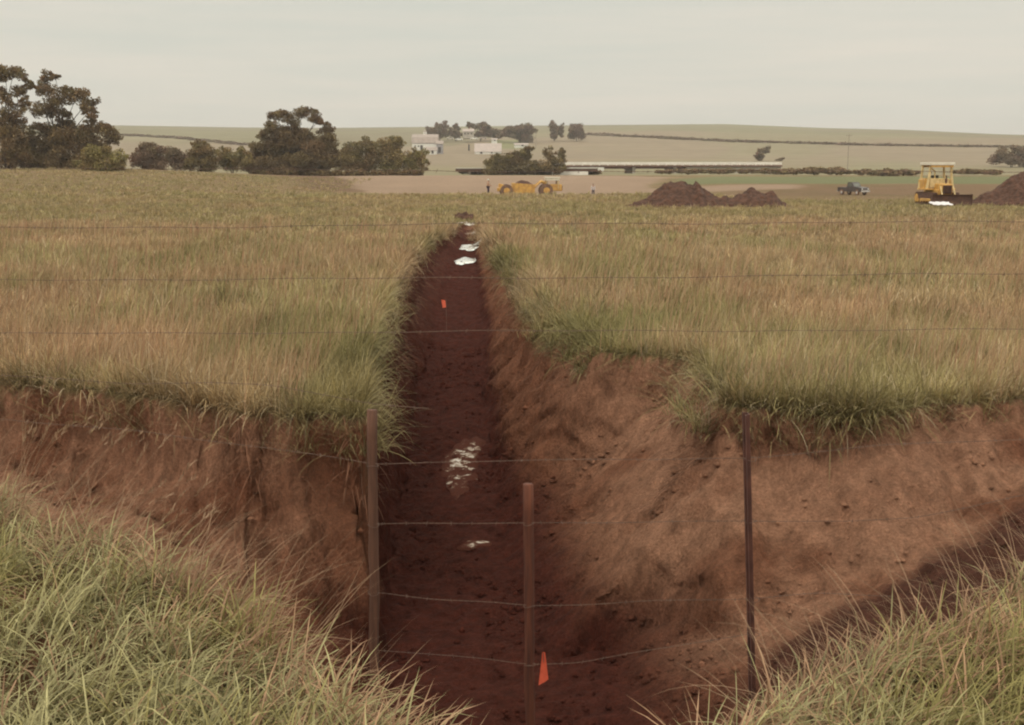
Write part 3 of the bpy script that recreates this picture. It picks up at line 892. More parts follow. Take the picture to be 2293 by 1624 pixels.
for i, (lab, cl, b, nm) in enumerate([
    ('dark tree cluster directly right of the barn roof', [(964,292,9,9),(979,285,9,9),(993,285,12,10),(975,299,16,8),(1000,297,13,10)], (985, 309), 'farm_tree'),
    ('narrow tree between the barn grove and the farmhouse', [(1022,287,8,8),(1014,296,10,10),(1025,300,9,9)], (1020, 309), 'farm_tree'),
    ('dark spreading tree immediately right of the farmhouse', [(1052,281,8,6),(1073,284,14,10),(1086,287,10,9),(1078,298,20,9)], (1076, 307), 'farm_tree'),
    ('low thin tree in the middle of the farm grove', [(1107,296,16,9),(1100,301,12,7),(1118,300,12,8)], (1107, 309), 'farm_tree'),
    ('large dark tree at the right end of the farm grove', [(1134,294,14,12),(1154,291,15,11),(1174,284,15,9),(1180,296,17,13),(1160,304,24,9),(1176,313,18,7)], (1165, 320), 'farm_tree'),
    ('tall ragged tree on the skyline between the farm grove and the round tree', [(1238,280,10,8),(1240,292,12,11),(1240,306,10,8),(1258,284,4,10),(1257,297,6,8)], (1241, 314), 'farm_tree'),
    ('round dome-shaped tree on the skyline right of the farm', [(1291,291,17,15),(1291,299,16,11)], (1291, 313), 'farm_tree')]):
    tree(nm, lab, 'tree', 860 if i != 4 else 840, cl, b, 'grey', 0.8, 2.0, 0.35, GF, 20 + i, 1, 0.8)
tree('small_tree', 'lone small tree on the hillside above the right end of the bridge', 'tree', 590,
     [(1711,336,14,6),(1702,345,12,8),(1700,354,11,6)], (1705, 361), 'grey', 0.6, 1.6, 0.2, None, 31)
tree('bush', 'tiny low shrub beside the lone small tree on the hillside', 'bush', 590, [(1745,357,9,2.5)], (1745, 361), 'grey', 0.5, 1.4, 0.08, None, 32)
tree('bush', 'rounded grey-brown thicket cut by the right edge of the picture above the dirt heap', 'bush', 505,
     [(2255,349,22,16),(2280,343,20,16),(2262,358,32,10),(2298,352,20,16)], (2265, 367), 'grey', 0.55, 1.6, 0.2, None, 33, 2)

def hedge(name, label, pts_px, ry, dist0, colour, size, seed, n_, kind_h=None, rx=14):
    """ragged low scrub following a line on the ground"""
    rl = np.random.default_rng(seed)
    P = []
    for (x, y) in pts_px:
        if dist0: P.append(at(x, y, dist0))
        else: P.append(hit(x, y, 320))
    root = empty(name, P[0], label, 'hedge')
    cl = []
    for k in range(n_):
        t = rl.random() * (len(P) - 1); i = int(t); p = P[i].lerp(P[min(i + 1, len(P) - 1)], t - i)
        s_ = p.y / F
        rr = ry * rl.uniform(0.5, 1.3) * s_
        z = gz(p.x, p.y) if not dist0 else p.z
        cl.append(((p.x - P[0].x, p.y - P[0].y + rl.normal(0, 2), z + rr * 0.4 - P[0].z), rx * s_ * rl.uniform(0.6, 1.4), rr, rr * 1.5))
    v, c = leaves(cl, 1, size, 1.3, colour, rl)
    np_mesh('foliage', v, np.arange(len(v)), 4, M_LEAF, c, parent=root)
    mb = MB()
    pts = sorted([(c_[0], c_[1], c_[2] - b * 0.3) for (c_, a, b, d) in cl[::3]])
    mb.tube(pts, 0.07, n=4)
    mb.obj('branches', M_BARK, root)
    return root
hedge('hedgerow', 'dark hedge line running down the hillside on the right', [(1312,302),(1500,311),(1650,318),(1800,322),(2000,327),(2293,331)], 1.3, 0, 'line', 0.8, 41, 210, rx=16)
hedge('hedgerow', 'dark hedge line on the hillside left of the big tree', [(262,303),(380,309),(480,318),(560,326)], 1.3, 0, 'line', 0.8, 42, 80, rx=14)
hedge('hedgerow', 'brown scrub strip under the right half of the bridge', [(1460,386),(1560,385),(1700,384),(1760,386)], 3, 345, 'scrub', 0.45, 43, 30)
hedge('hedgerow', 'dark scrubby mound left of the yellow bulldozer on the creek bank', [(1770,386),(1830,384),(1900,386),(1960,389),(2050,388)], 5, 300, 'scrub', 0.40, 44, 36)
hedge('hedgerow', 'low scrub strip right of the yellow bulldozer', [(2130,386),(2190,386),(2260,388)], 3, 300, 'scrub', 0.40, 45, 20)
hedge('hedgerow', 'low weedy creek bank under the big tree and bushes', [(560,388),(660,390),(760,391),(860,391),(950,390)], 4, 262, 'dark', 0.36, 46, 60)

hedge('hedgerow', 'added dark brush standing in for the dark creek bank and shadow beneath the low timber bridge', [(1040,386),(1100,387),(1200,387),(1290,388),(1330,388)], 3.5, 341, 'dark', 0.40, 47, 80)  # brush added to give the dark bank and shadow under the deck
# ------------------------------------------------------------------ bridge
M_CONC = mat_plain('bridge_concrete', (0.44, 0.39, 0.33), (0.35, 0.31, 0.26), scale=0.6, rough=0.8)
M_WHITE = mat_plain('white_paint', (0.78, 0.76, 0.70), (0.62, 0.60, 0.54), scale=2.0, rough=0.6)
M_POLE = mat_plain('weathered_pole', (0.34, 0.29, 0.23), (0.25, 0.20, 0.16), scale=2, rough=0.9)
M_RAIL = mat_plain('pale_rail', (0.85, 0.80, 0.72), (0.72, 0.67, 0.60), scale=0.8, rough=0.7)
M_STEEL = mat_plain('rusty_girder', (0.16, 0.075, 0.05), (0.10, 0.05, 0.035), scale=1.0, rough=0.8)
BD = 385.0
bl = at(1188, 366, BD); br = at(1738, 367, BD + 25)
vec = br - bl; vec.z = 0; blen = vec.length
root = empty('bridge', (bl.x, bl.y, 0.2), 'long low white-railed bridge crossing the creek below the hillside', 'bridge', math.atan2(vec.y, vec.x))
zt = EYE + 0.10 - 0.2
mb = MB(); mb.box(blen / 2, 0, zt - 1.30, blen, 9.0, 0.50); mb.obj('deck', M_STEEL, root)
for sy in (-3.9, 3.9):
    mb = MB(); mb.box(blen / 2, sy, zt - 0.42, blen, 0.28, 0.80)
    for k in range(int(blen / 3)): mb.box(1.5 + k * 3, sy, zt - 0.94, 0.3, 0.26, 0.5)
    mb.obj('railing', M_RAIL, root)
mb = MB()
for sy in (-3, -1, 1, 3): mb.box(blen * 0.30, sy, zt - 1.85, blen * 0.58, 0.4, 0.62)
mb.obj('girder', M_STEEL, root)
for k in range(4):
    mb = MB(); x = blen * (0.06 + 0.165 * k)
    mb.box(x, 0, zt - 2.9, 1.0, 7.2, 3.2); mb.box(x, 0, zt - 2.28, 1.3, 7.8, 0.35)
    mb.obj('pier', M_CONC, root)
mb = MB(); mb.box(blen * 0.20, -4.2, zt - 2.35, blen * 0.135, 0.5, 1.3); mb.obj('abutment', M_WHITE, root)
mb = MB(); mb.prism([(-4.2, -1.6), (4.2, -1.6), (3.6, zt - 1.55), (-3.6, zt - 1.55)], blen * 0.60, blen * 1.0); mb.obj('abutment', M_CONC, root)

ba = at(1020, 380, 336); bb = at(1338, 380, 336)
L2 = bb.x - ba.x
root = empty('small_bridge', (ba.x, ba.y, 0.0), 'low dark timber bridge behind the worker, left of the long white-railed bridge', 'bridge')
z2 = at(1100, 376, 336).z
mb = MB(); mb.box(L2 / 2, 0, z2 - 0.15, L2, 5.5, 0.30); mb.obj('deck', M_CONC, root)
mb = MB(); mb.box(L2 / 2, 0, z2 - 0.62, L2 * 0.995, 4.8, 0.62); mb.obj('girder', M_STEEL, root)
for k in range(8):
    mb = MB(); x = L2 * (0.10 + 0.115 * k)
    mb.cyl((x, -2.0, -1.2), (x, -2.0, z2 - 0.9), 0.26, n=10); mb.obj('pile', M_POLE, root)
mb = MB(); mb.prism([(-2.6, -1.0), (2.6, -1.0), (2.5, z2 - 0.95), (-2.5, z2 - 0.95)], L2 * 0.68, L2 * 0.93); mb.obj('abutment', M_RAIL, root)
# ------------------------------------------------------------------ farmstead
M_ROOF = mat_plain('barn_roof', (0.36, 0.29, 0.25), (0.29, 0.235, 0.20), scale=0.5, rough=0.8)
M_ROOF2 = mat_plain('pale_tin_roof', (0.42, 0.34, 0.30), (0.35, 0.29, 0.25), scale=0.5, rough=0.7)
M_GREY = mat_plain('grey_boards', (0.34, 0.32, 0.33), (0.26, 0.24, 0.24), scale=1.0, rough=0.85)
M_DARK = mat_plain('dark_opening', (0.05, 0.04, 0.035), (0.03, 0.025, 0.02), scale=1.0, rough=0.9)
M_REDW = mat_plain('faded_red_boards', (0.30, 0.15, 0.11), (0.22, 0.11, 0.08), scale=1.0, rough=0.9)

def building(name, label, cat_, px0, px1, py_base, dist, wall_px, roof_px, depth, wmat, rmat, rz=0.0, gambrel=False, openings=(), chimney=False, group=None, door=True):
    s_ = dist / F
    a = at(px0, py_base, dist); b = at(px1, py_base, dist)
    w = (b.x - a.x); h = wall_px * s_; rh = roof_px * s_
    g = gz((a.x + b.x) / 2, dist)
    z0 = min(a.z, g + 0.3)
    root = empty(name, ((a.x + b.x) / 2, dist, a.z), label, cat_, rz, group)
    mb = MB(); mb.box(0, 0, (h - 2.0) / 2, w, depth, h + 2.0); mb.obj('wall', wmat, root)
    d2 = depth / 2 + 0.35
    if gambrel: prof = [(-d2, h - 0.15), (-d2 * 0.66, h + rh * 0.65), (0, h + rh), (d2 * 0.66, h + rh * 0.65), (d2, h - 0.15)]
    else: prof = [(-d2, h - 0.12), (0, h + rh), (d2, h - 0.12)]
    mb = MB(); mb.prism(prof, -w / 2 - 0.35, w / 2 + 0.35); rf = mb.obj('roof', rmat, root)
    if chimney:
        mb = MB(); mb.box(w * 0.1, 0, h + rh + 0.4, 0.7, 0.7, 1.4); mb.obj('chimney', M_REDW, rf)
    for (kind_, fx, fz, fw, fh) in openings:
        mb = MB(); mb.box(fx * w / 2, -depth / 2 - 0.05, fz * h, fw * w, 0.16, fh * h)
        mb.obj(kind_, M_DARK, root)
    return root

FD = 705.0
barn = building('barn', 'big white barn with a broad grey gambrel roof at the left of the farm', 'barn', 925, 981, 337, FD, 16, 19, 13, M_WHITE, M_ROOF, gambrel=True,
         openings=[('window', -0.75, 0.55, 0.05, 0.2), ('window', -0.5, 0.55, 0.05, 0.2), ('door', -0.25, 0.35, 0.1, 0.65)])
building('shed', 'white lean-to shed with a brown band in front of the big barn', 'shed', 954, 978, 345, FD - 14, 8, 7, 7, M_WHITE, M_ROOF, openings=[('door', 0.3, 0.5, 0.2, 0.8), ('window', -0.4, 0.5, 0.15, 0.4)])
building('shed', 'small grey board shed at the right end of the big barn', 'shed', 978, 992, 343, FD - 6, 20, 7, 5, M_GREY, M_ROOF, openings=[('door', 0.0, 0.35, 0.4, 0.6)])
building('farmhouse', 'pale farmhouse half hidden among the dark farm trees', 'house', 1037, 1061, 305, 845, 10, 6, 8, M_CONC, M_ROOF2, chimney=True,
         openings=[('window', -0.6, 0.5, 0.12, 0.35), ('window', 0.0, 0.5, 0.12, 0.35), ('window', 0.6, 0.5, 0.12, 0.35)])
building('shed', 'long low shed with a pale pinkish roof and white front right of the barn', 'shed', 1064, 1122, 345, FD - 4, 5, 18, 15, M_WHITE, M_ROOF2, openings=[('door', -0.5, 0.45, 0.08, 0.8), ('window', 0.3, 0.5, 0.06, 0.5)])
building('shed', 'small white-walled shed below the large tree of the farm grove', 'shed', 1152, 1182, 328, 775, 4, 3, 5, M_WHITE, M_ROOF2, openings=[('door', 0.2, 0.45, 0.15, 0.8)])
building('shed', 'tiny pale shed in the farmyard behind the long low shed', 'shed', 1101, 1113, 316, 820, 3, 3, 4, M_WHITE, M_ROOF2, openings=[('door', 0.2, 0.45, 0.25, 0.8)])
# silo behind the barn
p = at(952, 322, FD + 12)
root = empty('silo', (p.x, p.y, gz(p.x, p.y)), 'slim white silo rising behind the barn roof', 'silo')
hs = at(952, 293, FD + 12).z - gz(p.x, p.y)
mb = MB(); mb.cyl((0, 0, -1), (0, 0, hs - 0.8), 1.1, n=20); mb.obj('tower', M_WHITE, root, smooth=False)
mb = MB()
for k in range(4):
    a0, a1 = k * R(22), (k + 1) * R(22)
    mb.cyl((0, 0, hs - 0.8 + 1.0 * math.sin(a0)), (0, 0, hs - 0.8 + 1.0 * math.sin(a1)), 1.15 * math.cos(a0), 1.15 * math.cos(a1), n=20)
mb.obj('dome', M_ROOF2, root)

def far_vehicle(name, label, px, py, dist, length, paint, rz=0.0, group=None, van=False):
    p = at(px, py, dist)
    root = empty(name, (p.x, p.y, p.z), label, name.split('_')[-1], rz, group)
    prof = [(-.5, .25), (-.5, .62), (-.46, .72), (-.30, .76), (-.20, 1.0) if van else (-.12, 1.0), (.42 if van else .22, 1.02), (.5 if van else .34, .76), (.5, .72), (.5, .25)]
    mb = MB()
    n = len(prof); vs = [(x * length, -0.9, z * 1.7) for x, z in prof] + [(x * length, 0.9, z * 1.7) for x, z in prof]
    mb.add(vs, [tuple(range(n)), tuple(range(n, 2 * n))[::-1]] + [(i, n + i, n + (i + 1) % n, (i + 1) % n) for i in range(n)])
    mb.obj('body', paint, root)
    mb = MB(); mb.box(length * 0.08, 0, 1.45, length * 0.34, 1.84, 0.34); mb.obj('window', M_DARK, root)
    for sx in (-.32, .32):
        for sy in (-.85, .85):
            mb = MB(); mb.cyl((sx * length, sy - .1, .34), (sx * length, sy + .1, .34), .34, n=14); mb.obj('wheel', M_DARK, root)
    return root
GV = 'pale vehicles parked in the farmyard'
far_vehicle('parked_van', 'pale van parked at the left end of the line of farmyard vehicles', 1008, 313, 815, 5.0, M_CONC, 0, GV, True)
far_vehicle('parked_car', 'white car parked directly below the farmhouse trees, left of the farmhouse', 1028, 315, 815, 4.8, M_WHITE, 0, GV)
far_vehicle('parked_car', 'white car parked in front of the farmhouse', 1062, 313, 815, 5.4, M_WHITE, 0, GV)
far_vehicle('parked_car', 'tan car parked between the farmhouse and the small pale shed', 1082, 312, 825, 4.8, M_ROOF2, 0.3, GV)
p = at(1050, 334, 735)
mb = MB(); mb.cyl((0, 0, -1), (0, 0, 2.6), 0.55, 0.45, n=10); mb.cyl((0, 0, 2.6), (0, 0, 3.0), 0.45, 0.2, n=10)
tag(mb.obj('farmyard_tank', M_DARK, loc=(p.x, p.y, p.z)), 'small dark upright tank standing in the farmyard between barn and long shed', 'tank')

def pole(px, y0, y1, dist, label):
    a = at(px, y1, dist); b = at(px, y0, dist)
    root = empty('utility_pole', (a.x, a.y, a.z), label, 'pole')
    h = b.z - a.z
    mb = MB(); mb.cyl((0, 0, -1), (0, 0, h), 0.20, 0.12, n=8); mb.obj('shaft', M_POLE, root)
    mb = MB(); mb.box(0, 0, h - 0.6, 2.4, 0.16, 0.16); mb.obj('crossarm', M_POLE, root)
    for x in (-1.05, -0.35, 0.35, 1.05):
        mb = MB(); mb.cyl((x, 0, h - 0.52), (x, 0, h - 0.30), 0.06, 0.04, n=6); mb.obj('insulator', M_CONC, root)
pole(1200, 296, 328, 760, 'thin pale utility pole right of the farm grove')
pole(1898, 300, 374, 430, 'thin utility pole standing on the hillside above the parked truck')

# ------------------------------------------------------------------ dirt heaps
M_HEAP = mat_plain('heaped_earth', (0.105, 0.046, 0.026), (0.050, 0.022, 0.013), scale=3.2, rough=0.95, bump=0.18, detail=8)
def heap(name, label, prof_px, dist, depth, seed):
    """ridge outline given in the picture, rounded to the front and back, with clods"""
    xs_ = np.linspace(prof_px[0][0], prof_px[-1][0], 150)
    ys_ = np.interp(xs_, [p_[0] for p_ in prof_px], [p_[1] for p_ in prof_px])
    tops = [at(x, y, dist) for x, y in zip(xs_, ys_)]
    cx_ = tops[len(tops) // 2].x
    X = np.array([p_.x for p_ in tops]); T = np.array([p_.z for p_ in tops])
    V = np.linspace(-1, 1, 60)
    XX, VV = np.meshgrid(X, V)
    w = depth * (0.35 + 0.65 * np.clip(T / max(T.max(), 0.1), 0, 1))
    YY = dist + VV * w[None, :]
    G = height(XX, YY)
    rid = np.maximum(T[None, :] - G, 0.0)
    pr = np.clip(1 - np.abs(VV) ** 1.25, 0, 1)
    cl = (fbm(XX * 1.6, YY * 1.6, seed, 4) - 0.5) * 0.55 * np.minimum(rid * 0.9, 1) * ss(0, 0.3, pr)
    ZZ = G - 0.06 + rid * pr + cl * (0.3 + 0.7 * np.abs(VV) ** 0.5) + (fbm(XX * 5, YY * 5, seed + 5, 3) - 0.5) * 0.34 * ss(0, 0.3, rid)
    co = np.stack([XX.ravel() - cx_, YY.ravel() - dist, ZZ.ravel()], -1)
    i_ = np.arange(XX.size).reshape(XX.shape)
    q_ = np.stack([i_[:-1, :-1], i_[:-1, 1:], i_[1:, 1:], i_[1:, :-1]], -1).reshape(-1, 4)
    ob = np_mesh(name, co, q_, 4, M_HEAP, smooth=True)
    ob.location = (cx_, dist, 0)
    return tag(ob, label, 'dirt heap')
heap('dirt_heap', 'reddish brown heap of dug earth with lumpy peaks right of the scraper',
     [(1380,462),(1410,456),(1432,449),(1452,438),(1470,425),(1487,411),(1502,404),(1512,408),(1524,402),(1534,404),(1542,412),(1552,413),(1558,404),(1565,406),(1572,418),
      (1585,423),(1600,434),(1612,441),(1622,438),(1640,442),(1652,433),(1664,431),(1678,420),(1690,422),(1702,429),(1716,434),(1727,427),(1734,428),(1740,440),(1750,450),(1775,461)], 92.0, 3.2, 601)
heap('dirt_heap', 'large brown heap of dug earth rising at the right edge beside the bulldozer',
     [(2140,462),(2165,452),(2185,444),(2205,432),(2225,424),(2240,414),(2258,400),(2276,388),(2300,380),(2330,378),(2360,384),(2400,400),(2440,440),(2460,462)], 95.0, 4.5, 607)
heap('dirt_heap', 'tiny reddish spoil lump at the far end of the trench', [(1018,477),(1026,473.5),(1036,475),(1048,473),(1060,477)], 70.2, 0.6, 611)
heap('dirt_heap', 'small low lump of earth on the pale strip behind the lumpy heap', [(1570,413),(1580,411),(1590,410.5),(1600,413)], 192.0, 1.2, 613)

# ------------------------------------------------------------------ bulldozer
M_YEL = mat_plain('machine_yellow', (0.66, 0.38, 0.09), (0.46, 0.24, 0.07), scale=2.5, rough=0.55)
M_YELP = mat_plain('faded_yellow', (0.72, 0.54, 0.27), (0.52, 0.38, 0.17), scale=2.0, rough=0.6)
M_IRON = mat_plain('muddy_iron', (0.13, 0.065, 0.042), (0.075, 0.038, 0.028), scale=4, rough=0.85, bump=0.03)
M_TIRE = mat_plain('muddy_tyre', (0.26, 0.145, 0.09), (0.10, 0.06, 0.045), scale=3, rough=0.9)
M_CREAM = mat_plain('cream_canopy', (0.74, 0.68, 0.56), (0.66, 0.60, 0.48), scale=2, rough=0.5)
bp_ = at(2101, 456, 95.5)
doz = empty('bulldozer', (bp_.x, bp_.y, gz(bp_.x, bp_.y) + 0.02), 'yellow crawler bulldozer with a white canopy facing the camera beside the large dirt heap', 'bulldozer', R(4))
doz.scale = (0.93, 0.93, 1.0)
# local frame: machine faces -Y
def track():
    mb = MB(); pr = []
    for k in range(9): a = R(90) + R(180) * k / 8; pr.append((-1.45 + 0.42 * math.cos(a), 0.45 + 0.42 * math.sin(a)))
    for k in range(9): a = R(-90) + R(180) * k / 8; pr.append((1.45 + 0.50 * math.cos(a), 0.52 + 0.50 * math.sin(a)))
    mb.prism(pr, -0.26, 0.26)
    for k in range(26):
        y = -1.5 + 3.0 * k / 25
        mb.box(0, y, 0.95, 0.56, 0.05, 0.10); mb.box(0, y, 0.0, 0.56, 0.05, 0.06)
    for k in range(7):
        a = R(100) + R(160) * k / 6
        mb.box(0, -1.45 + 0.45 * math.cos(a), 0.45 + 0.45 * math.sin(a), 0.56, 0.06, 0.08, rx=a)
    return mb
for sx in (-1, 1):
    t = track().obj('track', M_IRON, doz, loc=(sx * 0.98, 0.3, 0))
    mb = MB()
    for k in range(5): mb.cyl((-0.3, -1.1 + 0.55 * k, 0.35), (0.3, -1.1 + 0.55 * k, 0.35), 0.16, n=12)
    mb.cyl((-0.32, 1.45, 0.52), (0.32, 1.45, 0.52), 0.33, n=14)
    mb.obj('roller', M_YEL, t)
    mb = MB(); mb.box(sx * 0.98, 0.6, 1.25, 0.66, 1.9, 0.12); mb.box(sx * 0.98, 1.0, 1.65, 0.45, 1.3, 0.75); mb.obj('fender', M_YEL, doz)
mb = MB(); mb.box(0, -0.75, 1.28, 0.95, 1.7, 0.85, tx=0.92); mb.box(0, 0.3, 1.0, 1.2, 3.0, 0.5); mb.obj('hood', M_YEL, doz)
mb = MB()
mb.box(0, -1.63, 1.25, 0.78, 0.06, 0.66)
for k in range(8): mb.box(0, -1.68, 0.98 + 0.08 * k, 0.74, 0.05, 0.025)
mb.obj('grille', M_IRON, doz)
mb = MB(); mb.cyl((0.18, -0.9, 1.7), (0.18, -0.9, 2.35), 0.055, n=10); mb.cyl((0.18, -0.9, 1.8), (0.18, -0.9, 2.1), 0.1, n=10); mb.obj('exhaust', M_IRON, doz)
mb = MB(); mb.cyl((-0.25, -0.6, 1.7), (-0.25, -0.6, 2.0), 0.04, n=8); mb.cyl((-0.25, -0.6, 1.95), (-0.25, -0.6, 2.08), 0.12, n=10); mb.obj('air_intake', M_YELP, doz)
mb = MB(); mb.box(0, 0.1, 1.75, 1.7, 0.3, 0.75); mb.obj('dashboard', M_YELP, doz)
mb = MB(); mb.box(0, 0.75, 1.62, 0.62, 0.55, 0.18); mb.box(0, 1.02, 2.0, 0.6, 0.16, 0.7, rx=R(-8)); mb.obj('seat', M_DARK, doz)
for (x, y) in ((-0.98, -0.1), (0.98, -0.1), (-1.0, 1.45), (1.0, 1.45)):
    mb = MB(); mb.tube([(x * 1.2, y, 1.2), (x * 1.02, y, 2.3), (x * 0.95, y, 3.18)], [0.14, 0.11, 0.10], n=8); mb.obj('canopy_post', M_YELP, doz)
mb = MB(); mb.tube([(-0.98, -0.1, 3.0), (-0.45, 0.1, 2.7), (-0.3, 0.3, 1.9), (-0.3, 0.3, 1.5)], 0.06, n=8); mb.obj('sweep_bar', M_YELP, doz)
mb = MB(); mb.box(0, 0.65, 3.28, 2.2, 2.2, 0.22); can = mb.obj('canopy', M_CREAM, doz)
for y_ in (-0.35, 1.6):
    mb = MB(); mb.box(0, y_, 3.10, 2.0, 0.10, 0.18); mb.obj('canopy_beam', M_YEL, can)
mb = MB(); mb.box(0, 1.72, 1.75, 1.5, 0.55, 0.75); mb.obj('fuel_tank', M_YEL, doz)
for sx in (-1, 1):
    mb = MB(); mb.box(sx * 1.38, -0.95, 0.42, 0.16, 2.5, 0.22); mb.obj('push_arm', M_YEL, doz)
    mb = MB(); mb.cyl((sx * 0.56, -1.5, 1.5), (sx * 0.56, -2.1, 0.6), 0.06, n=8); mb.obj('blade_cylinder', M_YELP, doz)
mb = MB()
prof = [(-2.55 + 0.16 * math.cos(a) , 0.44 + 0.44 * math.sin(a)) for a in np.linspace(R(-90), R(90), 9)]
prof2 = [(y + 0.09 if 1 else y, z) for y, z in prof][::-1]
mb.prism([(y - 0.2, z) for y, z in prof] + [(y - 0.1, z) for y, z in prof[::-1]], -1.75, 1.75)
mb.box(-1.76, -2.56, 0.46, 0.06, 0.34, 0.9); mb.box(1.76, -2.56, 0.46, 0.06, 0.34, 0.9)
mb.box(0, -2.78, 0.04, 3.5, 0.05, 0.16)
mb.obj('blade', M_IRON, doz)

# white sheet lying on the grass in front of the dozer
p = at(2107, 452, 88)
mb = MB()
nx_, ny_ = 16, 8; vs = []; fs = []
for lay in (0, 1):
    for j in range(ny_):
        for i in range(nx_):
            vs.append((-0.75 + 1.5 * i / (nx_ - 1) + 0.06 * math.sin(j), -0.5 + 1.0 * j / (ny_ - 1), 0.10 + 0.20 * j / (ny_ - 1) + 0.02 * math.sin(i * 1.3) * math.cos(j * 0.9) - lay * 0.03))
for lay in (0, 1):
    o_ = lay * nx_ * ny_
    for j in range(ny_ - 1):
        for i in range(nx_ - 1): fs.append((o_ + j * nx_ + i, o_ + j * nx_ + i + 1, o_ + (j + 1) * nx_ + i + 1, o_ + (j + 1) * nx_ + i))
mb.add(vs, fs)
ob = mb.obj('plastic_sheet', mat_plain('white_sheet', (0.72, 0.68, 0.68), (0.62, 0.58, 0.58), scale=3, rough=0.5), smooth=True, loc=(p.x, p.y, gz(p.x, p.y) + 0.16))
tag(ob, 'white plastic sheet lying in the grass at the bulldozer blade', 'sheet')

# ------------------------------------------------------------------ motor scraper in the basin
sp = at(1180, 430, 163)
scr = empty('motor_scraper', (sp.x, sp.y, gz(sp.x, sp.y) - 0.25), 'yellow motor scraper with a cream canopy working in the pale earth basin', 'earthmover', R(4))
def big_wheel(x, y, r, w=0.6):
    mb = MB(); mb.cyl((0, -w / 2, 0), (0, w / 2, 0), r, n=24)
    for k in range(24):
        a = 2 * math.pi * k / 24
        mb.box(r * math.cos(a), 0, r * math.sin(a), 0.07, w, 0.12, ry=-a)
    o_ = mb.obj('wheel', M_TIRE, scr, loc=(x, y, r))
    mb = MB(); mb.cyl((0, -w / 2 - 0.03, 0), (0, w / 2 + 0.03, 0), r * 0.5, n=18); mb.cyl((0, -w / 2 - 0.07, 0), (0, w / 2 + 0.07, 0), r * 0.2, n=12)
    mb.obj('rim', M_YEL, o_)
for y in (-1.2, 1.2):
    big_wheel(-2.9, y, 0.85); big_wheel(2.6, y, 0.88)
mb = MB()
mb.add([(-2.1, y, z) for y, z in ((-1.3, 0.5), (1.3, 0.5), (1.3, 1.9), (-1.3, 1.9))] + [(1.0, y, z) for y, z in ((-1.3, 0.45), (1.3, 0.45), (1.3, 1.7), (-1.3, 1.7))],
       [(0, 1, 2, 3), (7, 6, 5, 4), (0, 4, 5, 1), (0, 3, 7, 4), (1, 5, 6, 2), (3, 2, 6, 7)])
for k in range(5):
    mb.box(-1.8 + 0.62 * k, -1.34, 1.15, 0.09, 0.08, 1.2)
mb.obj('bowl', M_YEL, scr)
mb = MB(); mb.box(-3.0, 0, 1.35, 2.0, 0.7, 0.5, ry=R(14)); mb.box(-3.9, 0, 1.0, 0.5, 1.6, 0.5); mb.obj('push_frame', M_YEL, scr)
mb = MB(); mb.tube([(1.0, -1.2, 1.3), (1.7, -0.7, 1.95), (2.0, 0, 2.15), (1.7, 0.7, 1.95), (1.0, 1.2, 1.3)], 0.14, n=8)
mb.tube([(1.9, 0, 2.1), (2.5, 0, 1.9), (2.6, 0, 1.2)], [0.2, 0.22, 0.22], n=8); mb.obj('gooseneck', M_YEL, scr)
mb = MB(); mb.box(3.9, 0, 1.25, 1.9, 1.15, 0.95, tx=0.95, ty=0.9); mb.box(2.8, 0, 1.0, 1.0, 1.5, 0.5); mb.obj('hood', M_YEL, scr)
mb = MB(); mb.box(4.87, 0, 1.2, 0.06, 0.9, 0.7); 
for k in range(6): mb.box(4.92, 0, 0.95 + 0.1 * k, 0.05, 0.85, 0.03)
mb.obj('grille', M_IRON, scr)
mb = MB(); mb.box(2.95, -0.3, 1.55, 0.5, 0.55, 0.2); mb.box(2.72, -0.3, 1.85, 0.12, 0.55, 0.6); mb.obj('seat', M_DARK, scr)
for (x, y) in ((2.65, -0.75), (4.3, -0.75), (2.65, 0.75), (4.3, 0.75)):
    mb = MB(); mb.tube([(x, y, 1.1), (x, y, 2.6)], 0.06, n=8); mb.obj('canopy_post', M_YELP, scr)
mb = MB(); mb.box(3.5, 0, 2.62, 2.1, 1.9, 0.14); mb.box(3.5, 0, 2.40, 1.9, 1.75, 0.35); mb.obj('canopy', M_CREAM, scr)
mb = MB(); mb.cyl((4.1, 0.2, 1.7), (4.1, 0.2, 2.4), 0.06, n=8); mb.obj('exhaust', M_IRON, scr)
mb = MB()
nv = 14
vs = [(-0.5 + 1.35 * math.cos(2 * math.pi * k / nv), 1.05 * math.sin(2 * math.pi * k / nv), 1.7) for k in range(nv)]
vs += [(-0.6 + 0.8 * math.cos(2 * math.pi * k / nv), 0.65 * math.sin(2 * math.pi * k / nv), 2.05 + 0.08 * math.sin(5 * k)) for k in range(nv)] + [(-0.75, 0, 2.3)]
mb.add(vs, [(k, (k + 1) % nv, nv + (k + 1) % nv, nv + k) for k in range(nv)] + [(nv + k, nv + (k + 1) % nv, 2 * nv) for k in range(nv)])
ob = mb.obj('earth_load', M_HEAP, smooth=True, loc=scr.location); ob.rotation_euler = scr.rotation_euler
tag(ob, 'brown earth heaped in the bowl of the yellow scraper', 'earth')

# ------------------------------------------------------------------ pickup truck
M_TRUCK = mat_plain('dark_truck_paint', (0.085, 0.066, 0.060), (0.06, 0.046, 0.042), scale=2, rough=0.35)
M_CHR = mat_plain('chrome_bumper', (0.75, 0.72, 0.70), (0.62, 0.60, 0.58), scale=3, rough=0.25, metal=0.5)
M_GLASS = mat_plain('vehicle_glass', (0.16, 0.16, 0.13), (0.12, 0.12, 0.10), scale=1, rough=0.25)
tp = at(1910, 437, 150)
tr = empty('pickup_truck', (tp.x, tp.y, gz(tp.x, tp.y)), 'dark pickup truck with a pale bumper parked beyond the lumpy dirt heap', 'truck', R(-56))
tr.scale = (0.82, 0.85, 0.97)
